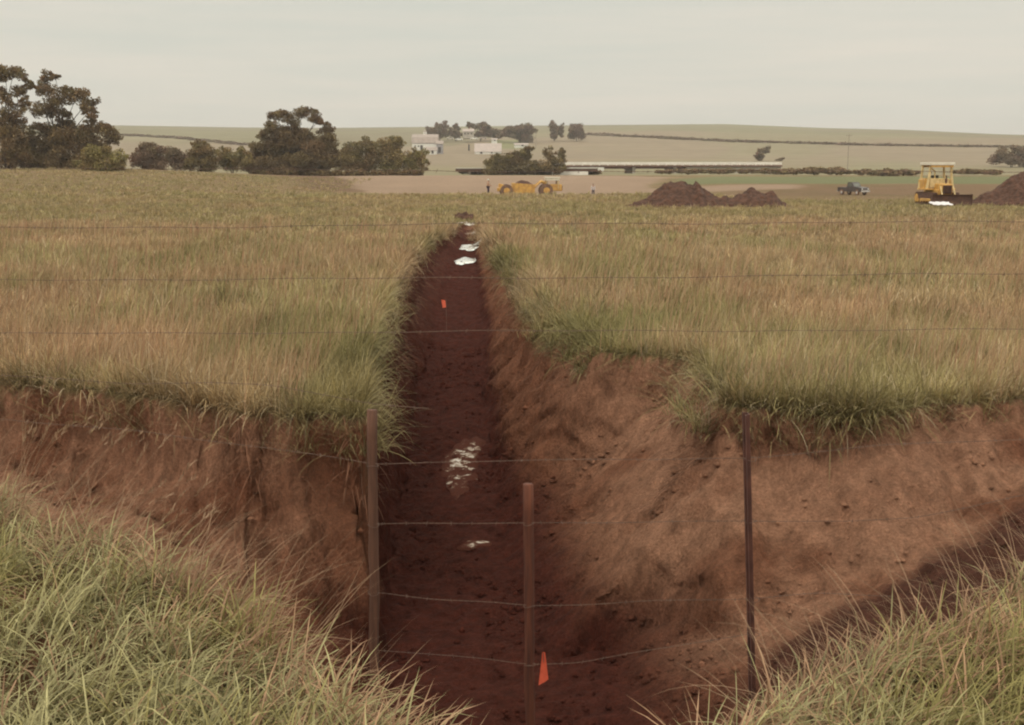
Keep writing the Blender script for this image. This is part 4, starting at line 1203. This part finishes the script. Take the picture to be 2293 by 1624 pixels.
# local: nose +X
def extr(mb, prof, hw, taper=None):
    n = len(prof); vs = []
    for sy in (-1, 1):
        for (x, z) in prof:
            k = 1.0 if not taper else (taper if z > 1.15 else 1.0)
            vs.append((x, sy * hw * k, z))
    mb.add(vs, [tuple(range(n)), tuple(range(n, 2 * n))[::-1]] + [(i, n + i, n + (i + 1) % n, (i + 1) % n) for i in range(n)])
    return mb
mb = MB(); extr(mb, [(-2.3, .45), (-2.3, 1.0), (-0.55, 1.02), (-0.5, 1.08), (0.85, 1.08), (2.15, 1.0), (2.3, .85), (2.3, .45)], 0.92); mb.obj('body', M_TRUCK, tr)
mb = MB(); extr(mb, [(-0.52, 1.07), (-0.45, 1.66), (0.35, 1.68), (0.85, 1.07)], 0.86, 0.9); cab = mb.obj('cab', M_TRUCK, tr)
mb = MB(); mb.add([(0.83, -0.70, 1.13), (0.83, 0.70, 1.13), (0.40, 0.64, 1.61), (0.40, -0.64, 1.61)], [(0, 1, 2, 3)])
mb.add([(-0.535, -0.66, 1.2), (-0.535, 0.66, 1.2), (-0.475, 0.62, 1.58), (-0.475, -0.62, 1.58)], [(3, 2, 1, 0)]); mb.obj('window', M_GLASS, cab)
for sy in (-1, 1):
    mb = MB(); mb.box(0.08, sy * 0.822, 1.36, 0.78, 0.07, 0.38, tx=0.7); mb.obj('window', M_GLASS, cab)
    mb = MB(); mb.box(2.31, sy * 0.68, 0.80, 0.05, 0.2, 0.16); mb.obj('headlight', M_WHITE, tr)
for sx in (-1.45, 1.5):
    for sy in (-.84, .84):
        mb = MB(); mb.cyl((sx, sy - .12, .36), (sx, sy + .12, .36), .36, n=20); w_ = mb.obj('wheel', M_TIRE, tr)
        mb = MB(); mb.cyl((sx, sy - .135, .36), (sx, sy + .135, .36), .18, n=14); mb.obj('hubcap', M_CHR, w_)
mb = MB(); mb.box(2.40, 0, .52, .14, 1.8, .22); mb.obj('bumper', M_CHR, tr)
mb = MB(); mb.box(-2.38, 0, .52, .12, 1.7, .18); mb.obj('bumper', M_CHR, tr)

# ------------------------------------------------------------------ people
M_SKIN = mat_plain('skin', (0.42, 0.24, 0.16), (0.38, 0.21, 0.14), scale=8, rough=0.6)
def cloth(name, c): return mat_plain(name, c, tuple(v * 0.8 for v in c), scale=12, rough=0.9)
def skin_obj(name, verts, edges, radii, mat, parent, sub=1):
    me = bpy.data.meshes.new(name); me.from_pydata([tuple(v) for v in verts], edges, [])
    o_ = link(bpy.data.objects.new(name, me)); o_.parent = parent
    me.materials.append(mat)
    md = o_.modifiers.new('skin', 'SKIN'); md.use_smooth_shade = True
    for i, r in enumerate(radii):
        me.skin_vertices[0].data[i].radius = (r if hasattr(r, '__len__') else (r, r))
        me.skin_vertices[0].data[i].use_root = (i == 0)
    if sub:
        s_ = o_.modifiers.new('subd', 'SUBSURF'); s_.levels = sub; s_.render_levels = sub
    return o_
def person(px, py, dist, rz, label, shirt, trousers, hat, bent, group=None):
    p_ = at(px, py, dist)
    root = empty('person', (p_.x, dist, gz(p_.x, dist)), label, 'person', rz, group)
    # joints; person faces -Y
    J = {}
    J['pelvis'] = (0, 0, .95); J['waist'] = (0, 0, 1.08); J['chest'] = (0, -.03, 1.32); J['neck'] = (0, -.02, 1.47); J['jaw'] = (0, -.05, 1.555); J['head'] = (0, -.02, 1.645); J['crown'] = (0, -.01, 1.70)
    for s_, n in ((-1, 'l'), (1, 'r')):
        J['sh' + n] = (s_ * .18, -.01, 1.42)
        J['el' + n] = (s_ * .27, .03 - .05 * bent, 1.14); J['wr' + n] = (s_ * (.27 - .08 * bent), -.06 - .22 * bent, .90 + .18 * bent); J['pa' + n] = (s_ * (.26 - .09 * bent), -.09 - .27 * bent, .84 + .2 * bent)
        J['hi' + n] = (s_ * .095, 0, .90); J['kn' + n] = (s_ * .13, -.04, .50); J['an' + n] = (s_ * .15, .02, .09); J['to' + n] = (s_ * .17, -.15, .04)
    order = list(J); idx = {k: i for i, k in enumerate(order)}
    V = [J[k] for k in order]
    E = [('pelvis', 'waist'), ('waist', 'chest'), ('chest', 'neck'), ('neck', 'jaw'), ('jaw', 'head'), ('head', 'crown')]
    for n in 'lr': E += [('chest', 'sh' + n), ('sh' + n, 'el' + n), ('el' + n, 'wr' + n), ('wr' + n, 'pa' + n), ('pelvis', 'hi' + n), ('hi' + n, 'kn' + n), ('kn' + n, 'an' + n), ('an' + n, 'to' + n)]
    rad = {'pelvis': .13, 'waist': .12, 'chest': .14, 'neck': .055, 'jaw': .07, 'head': .088, 'crown': .06}
    for n in 'lr': rad.update({'sh' + n: .065, 'el' + n: .042, 'wr' + n: .027, 'pa' + n: .032, 'hi' + n: .085, 'kn' + n: .055, 'an' + n: .04, 'to' + n: .035})
    Ei = [(idx[a], idx[b]) for a, b in E]; Rr = [rad[k] for k in order]
    for n, s_ in (('l', -1), ('r', 1)):      # fingers and thumb, each its own short chain from the palm
        pa = Vector(J['pa' + n]); d = (pa - Vector(J['wr' + n])).normalized()
        for f_, (off, ln) in enumerate(((-.028, .065), (-.010, .075), (.010, .070), (.026, .055))):
            a = pa + Vector((0, off, 0)) + d * .03; b_ = a + d * ln * .55; c_ = b_ + (d + Vector((-s_ * .5, 0, 0))).normalized() * ln * .45
            k = len(V); V += [a, b_, c_]; Ei += [(idx['pa' + n], k), (k, k + 1), (k + 1, k + 2)]; Rr += [.010, .009, .008]
        a = pa + Vector((0, -.035, 0)) - d * .01; b_ = a + (d + Vector((0, -.9, 0))).normalized() * .05
        k = len(V); V += [a, b_]; Ei += [(idx['pa' + n], k), (k, k + 1)]; Rr += [.011, .009]
    # nose and ears
    k = len(V); V += [(0, -.125, 1.62)]; Ei += [(idx['head'], k)]; Rr += [.014]
    for s_ in (-1, 1):
        k = len(V); V += [(s_ * .088, -.01, 1.625)]; Ei += [(idx['head'], k)]; Rr += [.016]
    skin_obj('body', V, Ei, Rr, M_SKIN, root, 1)
    def sub(keys, edges, rr, name, mat):
        ii = {k: i for i, k in enumerate(keys)}
        skin_obj(name, [J[k] if isinstance(k, str) else k for k in keys], [(ii[a], ii[b]) for a, b in edges], rr, mat, root, 1)
    sub(['waist', 'chest', 'neck', 'shl', 'ell', 'shr', 'elr', 'pelvis', 'wrl', 'wrr'], [('pelvis', 'waist'), ('waist', 'chest'), ('chest', 'neck'), ('chest', 'shl'), ('shl', 'ell'), ('chest', 'shr'), ('shr', 'elr'), ('ell', 'wrl'), ('elr', 'wrr')],
        [.145, .165, .06, .085, .058, .085, .058, .145, .04, .04], 'shirt', shirt)
    sub(['pelvis', 'hil', 'knl', 'anl', 'hir', 'knr', 'anr'], [('pelvis', 'hil'), ('hil', 'knl'), ('knl', 'anl'), ('pelvis', 'hir'), ('hir', 'knr'), ('knr', 'anr')],
        [.15, .105, .075, .065, .105, .075, .065], 'trousers', trousers)
    for n in 'lr':
        mb = MB(); t_ = J['to' + n]; mb.box(t_[0], t_[1] + .07, .05, .10, .30, .10, tx=.8, ty=.75)
        mb.obj('boot', M_DARK, root)
    mb = MB()
    for k in range(4):
        a0, a1 = k * R(22.5), (k + 1) * R(22.5)
        mb.cyl((0, -.01, 1.675 + .11 * math.sin(a0)), (0, -.01, 1.675 + .11 * math.sin(a1)), .115 * math.cos(a0) + .002, max(.115 * math.cos(a1), .004), n=14)
    mb.cyl((0, -.02, 1.672), (0, -.02, 1.686), .16, n=16)
    mb.obj('hat', hat, root)
    return root
person(1093, 429, 130, R(70), 'worker in a white hat, tan shirt and dark trousers standing left of the scraper',
       cloth('tan_shirt', (0.50, 0.30, 0.19)), cloth('dark_trousers', (0.09, 0.06, 0.08)), cloth('white_hat', (0.7, 0.72, 0.62)), 1.0)
person(1328, 431, 148, R(15), 'distant worker in a pale shirt and dark trousers standing right of the scraper',
       cloth('pale_shirt', (0.60, 0.52, 0.50)), cloth('grey_trousers', (0.12, 0.09, 0.10)), cloth('brown_hat', (0.30, 0.20, 0.16)), 0.3)

# ------------------------------------------------------------------ barbed wire fence with hanging posts across the gap
FY = 6.5
M_WIRE = mat_plain('weathered_wire', (0.20, 0.125, 0.088), (0.13, 0.08, 0.06), scale=4, rough=0.7, metal=0.0)
M_POST = mat_plain('rusty_steel_post', (0.135, 0.052, 0.035), (0.075, 0.030, 0.022), scale=9, rough=0.8, bump=0.004)
def mat_grain(name, c1, c2):
    m, n, l, b = mat_new(name)
    t = n.new('ShaderNodeTexCoord'); mp3 = n.new('ShaderNodeMapping'); mp3.inputs['Scale'].default_value = (60, 60, 3.0)
    no = n.new('ShaderNodeTexNoise'); no.inputs['Scale'].default_value = 1.0; no.inputs['Detail'].default_value = 6; no.inputs['Roughness'].default_value = 0.6
    l.new(t.outputs['Object'], mp3.inputs['Vector']); l.new(mp3.outputs[0], no.inputs['Vector'])
    r = n.new('ShaderNodeValToRGB'); r.color_ramp.elements[0].position = 0.32; r.color_ramp.elements[0].color = (*c2, 1)
    r.color_ramp.elements[1].position = 0.66; r.color_ramp.elements[1].color = (*c1, 1)
    l.new(no.outputs['Fac'], r.inputs[0]); l.new(r.outputs[0], b.inputs['Base Color']); b.inputs['Roughness'].default_value = 0.9
    bp3 = n.new('ShaderNodeBump'); bp3.inputs['Distance'].default_value = 0.006
    l.new(no.outputs['Fac'], bp3.inputs['Height']); l.new(bp3.outputs[0], b.inputs['Normal'])
    return m
M_WOODP = mat_grain('red_wood_stake', (0.150, 0.047, 0.023), (0.060, 0.020, 0.013))
M_GREYP = mat_grain('brown_wood_post', (0.150, 0.068, 0.040), (0.080, 0.036, 0.022))
fence = empty('barbed_wire_fence', (0, FY, 1.7), 'barbed wire fence strung across the ditch in the foreground with short hanging posts', 'fence')
def F_(px, py, dy=0.0):
    p_ = at(px, py, FY + dy); return Vector((p_.x, p_.y - FY, p_.z - 1.7))
def wire(pts, r=0.0009, barbs=True, lab=None):
    """smooth strand through the given points, two twisted lays plus barbs"""
    P = [F_(*q_) for q_ in pts]
    cs_ = [0]
    for a, b in zip(P, P[1:]): cs_.append(cs_[-1] + (b - a).length)
    n = int(cs_[-1] / 0.02)
    t = np.linspace(0, cs_[-1], n)
    xyz = [np.interp(t, cs_, [p_[i] for p_ in P]) for i in range(3)]
    k_ = np.ones(9) / 9
    pz = np.convolve(np.pad(xyz[2], 4, 'edge'), k_, 'valid')
    pz = pz + 0.004 * np.sin(t * 2.3 + pts[0][1]) + 0.0025 * np.sin(t * 7.1 + pts[0][1])
    mb = MB()
    for ph in (0, math.pi):
        line = [(x, y + 0.0016 * math.cos(t_ * 90 + ph), z + 0.0016 * math.sin(t_ * 90 + ph)) for x, y, z, t_ in zip(xyz[0], xyz[1], pz, t)]
        mb.tube(line, r, n=4)
    if barbs:
        for d in np.arange(0.06, cs_[-1], 0.13):
            i = min(int(d / cs_[-1] * (n - 1)), n - 1); c_ = Vector((xyz[0][i], xyz[1][i], pz[i]))
            for s_ in (-1, 1):
                a = random.uniform(0, 6.28)
                v_ = Vector((s_ * 0.35, math.cos(a), math.sin(a))) * 0.012
                mb.tube([c_ - v_, c_ + v_], 0.0011, n=3)
    o_ = mb.obj('wire', M_WIRE, fence)
    if lab: o_['label'] = lab
    return o_
EL, ER = -520, 2850
wire([(EL, 372), (0, 376), (1000, 383), (2293, 384), (ER, 380)])
wire([(EL, 508), (0, 511), (600, 507), (1200, 501), (2293, 497), (ER, 494)])
wire([(EL, 628), (0, 627), (1150, 623), (2293, 613), (ER, 608)])
wire([(EL, 752), (0, 748), (1150, 742), (2293, 738), (ER, 736)])
wire([(EL, 835), (0, 842), (120, 846), (290, 860), (480, 854), (600, 862), (740, 888), (835, 905), (960, 918)])
wire([(EL, 930), (0, 938), (140, 950), (330, 966), (560, 1000), (760, 1026), (840, 1042), (950, 1038), (1150, 1030), (1400, 1027), (1676, 1028), (1800, 1016), (1960, 1000), (2100, 990), (2293, 984), (ER, 960)])
wire([(840, 1176), (960, 1173), (1180, 1172), (1400, 1168), (1679, 1166), (1900, 1170), (2050, 1160), (2180, 1135), (2293, 1108), (ER, 1040)])
wire([(842, 1328), (960, 1341), (1100, 1348), (1182, 1356), (1320, 1352), (1440, 1346), (1683, 1342), (1830, 1330), (2000, 1335)])
wire([(846, 1455), (950, 1462), (1080, 1474), (1180, 1487), (1300, 1484), (1440, 1460), (1560, 1440), (1684, 1420)])
def channel_post(top, bot, w, mat, label, steel=True, dy=0.02):
    a = F_(top[0], top[1], dy); b = F_(bot[0], bot[1], dy)
    d = (a - b); L_ = d.length; M_ = Matrix.Translation(b) @ d.to_track_quat('Z', 'Y').to_matrix().to_4x4()
    mb = MB()
    if steel:        # U-channel: web and two flanges, with a row of studs
        mb.add(*_box((0, 0, L_ / 2), (w * 0.42, 0.006, L_)), M_)
        for s_ in (-1, 1):
            mb.add(*_box((s_ * w * 0.27, -0.012, L_ / 2), (0.006, 0.026, L_)), M_)
            mb.add(*_box((s_ * w * 0.39, -0.024, L_ / 2), (w * 0.24, 0.005, L_)), M_)
        for k in range(int(L_ / 0.05)):
            mb.add(*_box((0, -0.006, 0.03 + 0.05 * k), (0.012, 0.010, 0.020)), M_)
    else:
        rr = np.random.default_rng(int(top[0]))
        m_ = 14
        pts = [M_ @ Vector((rr.normal(0, 0.0025), rr.normal(0, 0.0025), L_ * k / m_)) for k in range(m_ + 1)]
        mb.tube(pts, [w / 2 * (1 + rr.normal(0, 0.03)) for _ in pts], n=7)
    o_ = mb.obj('post', mat, fence, smooth=not steel)
    o_['label'] = label
    return o_
def _box(c, s):
    x, y, z = s[0] / 2, s[1] / 2, s[2] / 2
    v = [(c[0] + a * x, c[1] + b * y, c[2] + d * z) for d in (-1, 1) for a, b in ((-1, -1), (1, -1), (1, 1), (-1, 1))]
    return v, [(3, 2, 1, 0), (4, 5, 6, 7), (0, 1, 5, 4), (1, 2, 6, 5), (2, 3, 7, 6), (3, 0, 4, 7)]
channel_post((1676, 926), (1692, 1640), 0.108, M_POST, 'dark rusty steel channel post on the right')
channel_post((1183, 1084), (1187, 1900), 0.062, M_WOODP, 'short reddish wood stake in the middle', False)
channel_post((833, 918), (840, 1640), 0.060, M_GREYP, 'brown wood post on the left blending with the soil', False)
def tie(px, py, w):
    c_ = F_(px, py, 0.02); pts = []
    for k in range(13):
        a = 2 * math.pi * k / 12 * 1.05
        pts.append(c_ + Vector((w / 2 * 1.1 * math.cos(a), (w / 2 * 1.1 + 0.004) * math.sin(a), 0.006 * math.sin(a * 2 + px))))
    mb = MB(); mb.tube(pts, 0.0016, n=4); mb.obj('wire_tie', M_WIRE, fence)
for (x_, y_, w_) in ((1678, 1028, .07), (1681, 1166, .07), (1685, 1342, .07), (1687, 1420, .07), (1184, 1172, .06), (1185, 1356, .06), (1186, 1487, .06), (834, 1042, .06), (836, 1176, .06), (837, 1328, .06)):
    tie(x_, y_, w_)
for (x, lab) in ((-4.25, None), (4.6, None)):
    g0 = gz(x, FY)
    mb = MB(); mb.tube([(x, 0.03, g0 - 2.2), (x, 0.03, 0.6), (x + 0.01, 0.03, 3.48 - 1.7)], [0.065, 0.06, 0.055], n=10); mb.obj('post', M_GREYP, fence, smooth=True)

# orange tape hanging from the lowest strand by the middle stake
M_ORG = mat_plain('orange_tape', (0.72, 0.135, 0.07), (0.60, 0.10, 0.05), scale=20, rough=0.6)
def flag(corners, dist, name, label, cat_, bend=0.012, staff=None):
    root_p = at(corners[0][0], corners[0][1], dist)
    root = empty(name, root_p, label, cat_)
    P = [at(x, y, dist) - root_p for x, y in corners]   # top-left, top-right, bottom-right, bottom-left
    n = 8; vs = []; fs = []
    for lay in (0, 1):
        for j in range(n + 1):
            for i in range(n + 1):
                u, v = i / n, j / n
                p_ = (P[0] * (1 - u) + P[1] * u) * (1 - v) + (P[3] * (1 - u) + P[2] * u) * v
                vs.append(tuple(p_ + Vector((0, bend * math.sin(u * 3.1 + v * 2) + lay * 0.0012, 0))))
    for lay in (0, 1):
        o_ = lay * (n + 1) ** 2
        for j in range(n):
            for i in range(n): fs.append((o_ + j * (n + 1) + i, o_ + j * (n + 1) + i + 1, o_ + (j + 1) * (n + 1) + i + 1, o_ + (j + 1) * (n + 1) + i))
    mb = MB(); mb.add(vs, fs); mb.obj('cloth', M_ORG, root, smooth=True)
    if staff:
        mb = MB(); mb.tube([at(*staff[0], dist) - root_p, at(*staff[1], dist) - root_p], staff[2], n=5); mb.obj('staff', M_WIRE, root)
    return root
flag([(1214, 1462), (1221, 1462), (1228, 1520), (1206, 1537)], FY - 0.04, 'marker_tape', 'orange plastic tape hanging from the lowest wire beside the middle stake', 'marker', 0.010, ((1217, 1462), (1217, 1483), 0.002))
def pin_flag():
    d_ = 27.5
    flag([(988, 671), (997, 673), (999, 688), (991, 690)], d_, 'marker_flag', 'small orange marker flag standing in the middle of the trench', 'marker', 0.02, ((999, 671), (1000, 745), 0.004))
pin_flag()

# ------------------------------------------------------------------ water in the trench
def mat_water():
    m_, n, l, b = mat_new('muddy_water')
    b.inputs['Base Color'].default_value = (0.92, 0.92, 0.86, 1); b.inputs['Roughness'].default_value = 0.12; b.inputs['IOR'].default_value = 1.6
    b.inputs['Metallic'].default_value = 0.9
    t = n.new('ShaderNodeTexCoord'); no = n.new('ShaderNodeTexNoise'); no.inputs['Scale'].default_value = 9
    l.new(t.outputs['Object'], no.inputs['Vector'])
    bp2 = n.new('ShaderNodeBump'); bp2.inputs['Distance'].default_value = 0.004; bp2.inputs['Strength'].default_value = 0.3
    l.new(no.outputs['Fac'], bp2.inputs['Height']); l.new(bp2.outputs[0], b.inputs['Normal'])
    return m_
M_WATER = mat_water()
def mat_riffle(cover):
    """wet mud broken by small flat pools and scum, sky glints painted into the pale tones"""
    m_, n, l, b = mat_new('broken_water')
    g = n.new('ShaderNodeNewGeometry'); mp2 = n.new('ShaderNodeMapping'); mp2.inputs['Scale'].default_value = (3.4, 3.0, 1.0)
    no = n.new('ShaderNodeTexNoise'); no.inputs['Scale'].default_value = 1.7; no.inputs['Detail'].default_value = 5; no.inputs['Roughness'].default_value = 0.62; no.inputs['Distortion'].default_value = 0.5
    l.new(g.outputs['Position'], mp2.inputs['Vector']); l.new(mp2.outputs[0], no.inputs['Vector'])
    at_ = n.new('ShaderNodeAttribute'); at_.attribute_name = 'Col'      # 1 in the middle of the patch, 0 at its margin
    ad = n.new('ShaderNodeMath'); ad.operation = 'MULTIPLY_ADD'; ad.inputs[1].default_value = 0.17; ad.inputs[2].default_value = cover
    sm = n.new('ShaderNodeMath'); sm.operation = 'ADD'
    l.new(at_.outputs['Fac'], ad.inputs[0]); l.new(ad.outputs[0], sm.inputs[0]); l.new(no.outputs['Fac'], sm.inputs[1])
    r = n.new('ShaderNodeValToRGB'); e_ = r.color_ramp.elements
    e_[0].position = 0.47; e_[0].color = (0.066, 0.022, 0.014, 1); e_[1].position = 0.66; e_[1].color = (0.88, 0.88, 0.80, 1)  # palest stop paints foam and sky glints into the colour
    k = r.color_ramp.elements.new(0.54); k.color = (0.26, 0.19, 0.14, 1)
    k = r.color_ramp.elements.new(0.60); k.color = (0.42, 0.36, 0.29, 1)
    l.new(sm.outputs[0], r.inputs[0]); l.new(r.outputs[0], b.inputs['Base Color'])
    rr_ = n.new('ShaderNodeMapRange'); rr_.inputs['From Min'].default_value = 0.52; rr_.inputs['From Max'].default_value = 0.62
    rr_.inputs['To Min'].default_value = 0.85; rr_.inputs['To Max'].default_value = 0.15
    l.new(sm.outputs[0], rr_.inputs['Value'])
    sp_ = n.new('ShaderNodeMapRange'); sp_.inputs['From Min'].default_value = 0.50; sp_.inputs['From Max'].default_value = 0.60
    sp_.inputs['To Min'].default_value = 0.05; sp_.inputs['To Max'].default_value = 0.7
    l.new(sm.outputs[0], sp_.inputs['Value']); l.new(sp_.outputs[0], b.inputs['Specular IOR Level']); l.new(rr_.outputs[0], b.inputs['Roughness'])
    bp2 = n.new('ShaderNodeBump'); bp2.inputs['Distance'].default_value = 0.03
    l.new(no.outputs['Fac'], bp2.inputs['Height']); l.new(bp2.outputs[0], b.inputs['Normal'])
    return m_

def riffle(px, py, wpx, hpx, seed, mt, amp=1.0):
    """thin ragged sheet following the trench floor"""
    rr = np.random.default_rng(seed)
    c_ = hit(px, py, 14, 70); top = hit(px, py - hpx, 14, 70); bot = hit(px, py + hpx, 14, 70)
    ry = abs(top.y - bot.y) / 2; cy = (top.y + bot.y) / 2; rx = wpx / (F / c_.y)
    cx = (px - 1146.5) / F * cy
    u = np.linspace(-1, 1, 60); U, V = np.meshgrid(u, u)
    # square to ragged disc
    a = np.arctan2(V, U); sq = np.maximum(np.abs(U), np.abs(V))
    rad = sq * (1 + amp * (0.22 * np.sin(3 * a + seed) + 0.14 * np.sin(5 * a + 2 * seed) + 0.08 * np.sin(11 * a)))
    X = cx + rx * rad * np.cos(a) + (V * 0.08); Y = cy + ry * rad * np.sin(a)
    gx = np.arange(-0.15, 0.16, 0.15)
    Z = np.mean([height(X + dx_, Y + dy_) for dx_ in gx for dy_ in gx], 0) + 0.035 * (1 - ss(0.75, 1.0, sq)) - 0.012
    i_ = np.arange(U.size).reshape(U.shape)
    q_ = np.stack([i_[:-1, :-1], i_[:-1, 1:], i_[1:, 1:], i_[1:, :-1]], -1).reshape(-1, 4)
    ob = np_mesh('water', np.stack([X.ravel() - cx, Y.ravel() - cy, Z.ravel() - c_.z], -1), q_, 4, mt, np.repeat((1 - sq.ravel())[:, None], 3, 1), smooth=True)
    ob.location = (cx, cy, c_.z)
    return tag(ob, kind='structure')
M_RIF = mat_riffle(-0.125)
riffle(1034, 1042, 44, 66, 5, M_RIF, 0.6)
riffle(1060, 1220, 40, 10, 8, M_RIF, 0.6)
riffle(1055, 554, 27, 7.5, 1, M_WATER, 0.5)
riffle(1042, 584, 23, 8.5, 2, M_WATER, 0.5)
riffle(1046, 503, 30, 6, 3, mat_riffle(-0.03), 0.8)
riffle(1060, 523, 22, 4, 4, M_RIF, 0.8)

# ------------------------------------------------------------------ clods and stones on the trench and ditch floor (uncountable)
def clods():
    n = 60000
    Y = rng.uniform(8.5, 34, n); X = rng.uniform(-7.5, 7.5, n)
    Z = height(X, Y) - 0.01
    dep = -Z
    tz, D = trench(X, Y)
    k = (dep > 0.5) & ((Y < rim_far(X)) | (tz < -0.5)) & (rng.random(n) < (0.15 + ss(0.45, 0.7, vn(X * 1.4, Y * 1.4, 481))) * np.where((X > 0.4) & (dep < 2.2), 0.5, 1.0))
    X, Y, Z = X[k], Y[k], Z[k]; n = len(X)
    ico = []
    for a in (-1, 1):
        ico.append((a, 0, 0)); ico.append((0, a, 0)); ico.append((0, 0, a))
    base = np.array(ico, float)     # -x,-y,-z,+x,+y,+z
    F8 = np.array([(0, 1, 2), (1, 3, 2), (3, 4, 2), (4, 0, 2), (1, 0, 5), (3, 1, 5), (4, 3, 5), (0, 4, 5)])
    s_ = (0.009 + 0.045 * rng.random(n) ** 5)[:, None, None]
    v = base[None] * s_ * rng.uniform(0.6, 1.4, (n, 6, 3)) * np.array([1.2, 1.2, 0.8])
    ang = rng.random(n) * 6.28; c_, sn_ = np.cos(ang)[:, None], np.sin(ang)[:, None]
    v = np.stack([v[..., 0] * c_ - v[..., 1] * sn_, v[..., 0] * sn_ + v[..., 1] * c_, v[..., 2]], -1)
    v = v + np.stack([X, Y, Z], -1)[:, None, :]
    f = (np.arange(n) * 6)[:, None, None] + F8[None]
    col = ground_colour(X, Y, Z) * rng.uniform(0.95, 1.45, n)[:, None]
    col = np.repeat(col[:, None, :], 6, 1)
    ob = np_mesh('soil_clods', v.reshape(-1, 3), f.ravel(), 3, M_GROUND, col.reshape(-1, 3))
    return tag(ob, 'loose clods of brown earth scattered over the ditch bottom', 'soil', kind='stuff')
clods()

# ------------------------------------------------------------------ haze
hz = MB(); hz.add([(x, y, z) for z in (-4.5, 90) for x, y in ((-2100, -70), (2100, -70), (2100, 4000), (-2100, 4000))],
                  [(3, 2, 1, 0), (4, 5, 6, 7), (0, 1, 5, 4), (1, 2, 6, 5), (2, 3, 7, 6), (3, 0, 4, 7)])
hm = bpy.data.materials.new('haze_air'); hm.use_nodes = True
hn = hm.node_tree.nodes; hn.clear()
ho = hn.new('ShaderNodeOutputMaterial'); hv = hn.new('ShaderNodeVolumePrincipled')
hv.inputs['Color'].default_value = (0.95, 0.92, 0.88, 1); hv.inputs['Density'].default_value = 0.00022; hv.inputs['Anisotropy'].default_value = 0.2
hm.node_tree.links.new(hv.outputs[0], ho.inputs['Volume'])
tag(hz.obj('haze', hm), 'thin pale haze in the air over the whole valley', 'haze', kind='stuff')
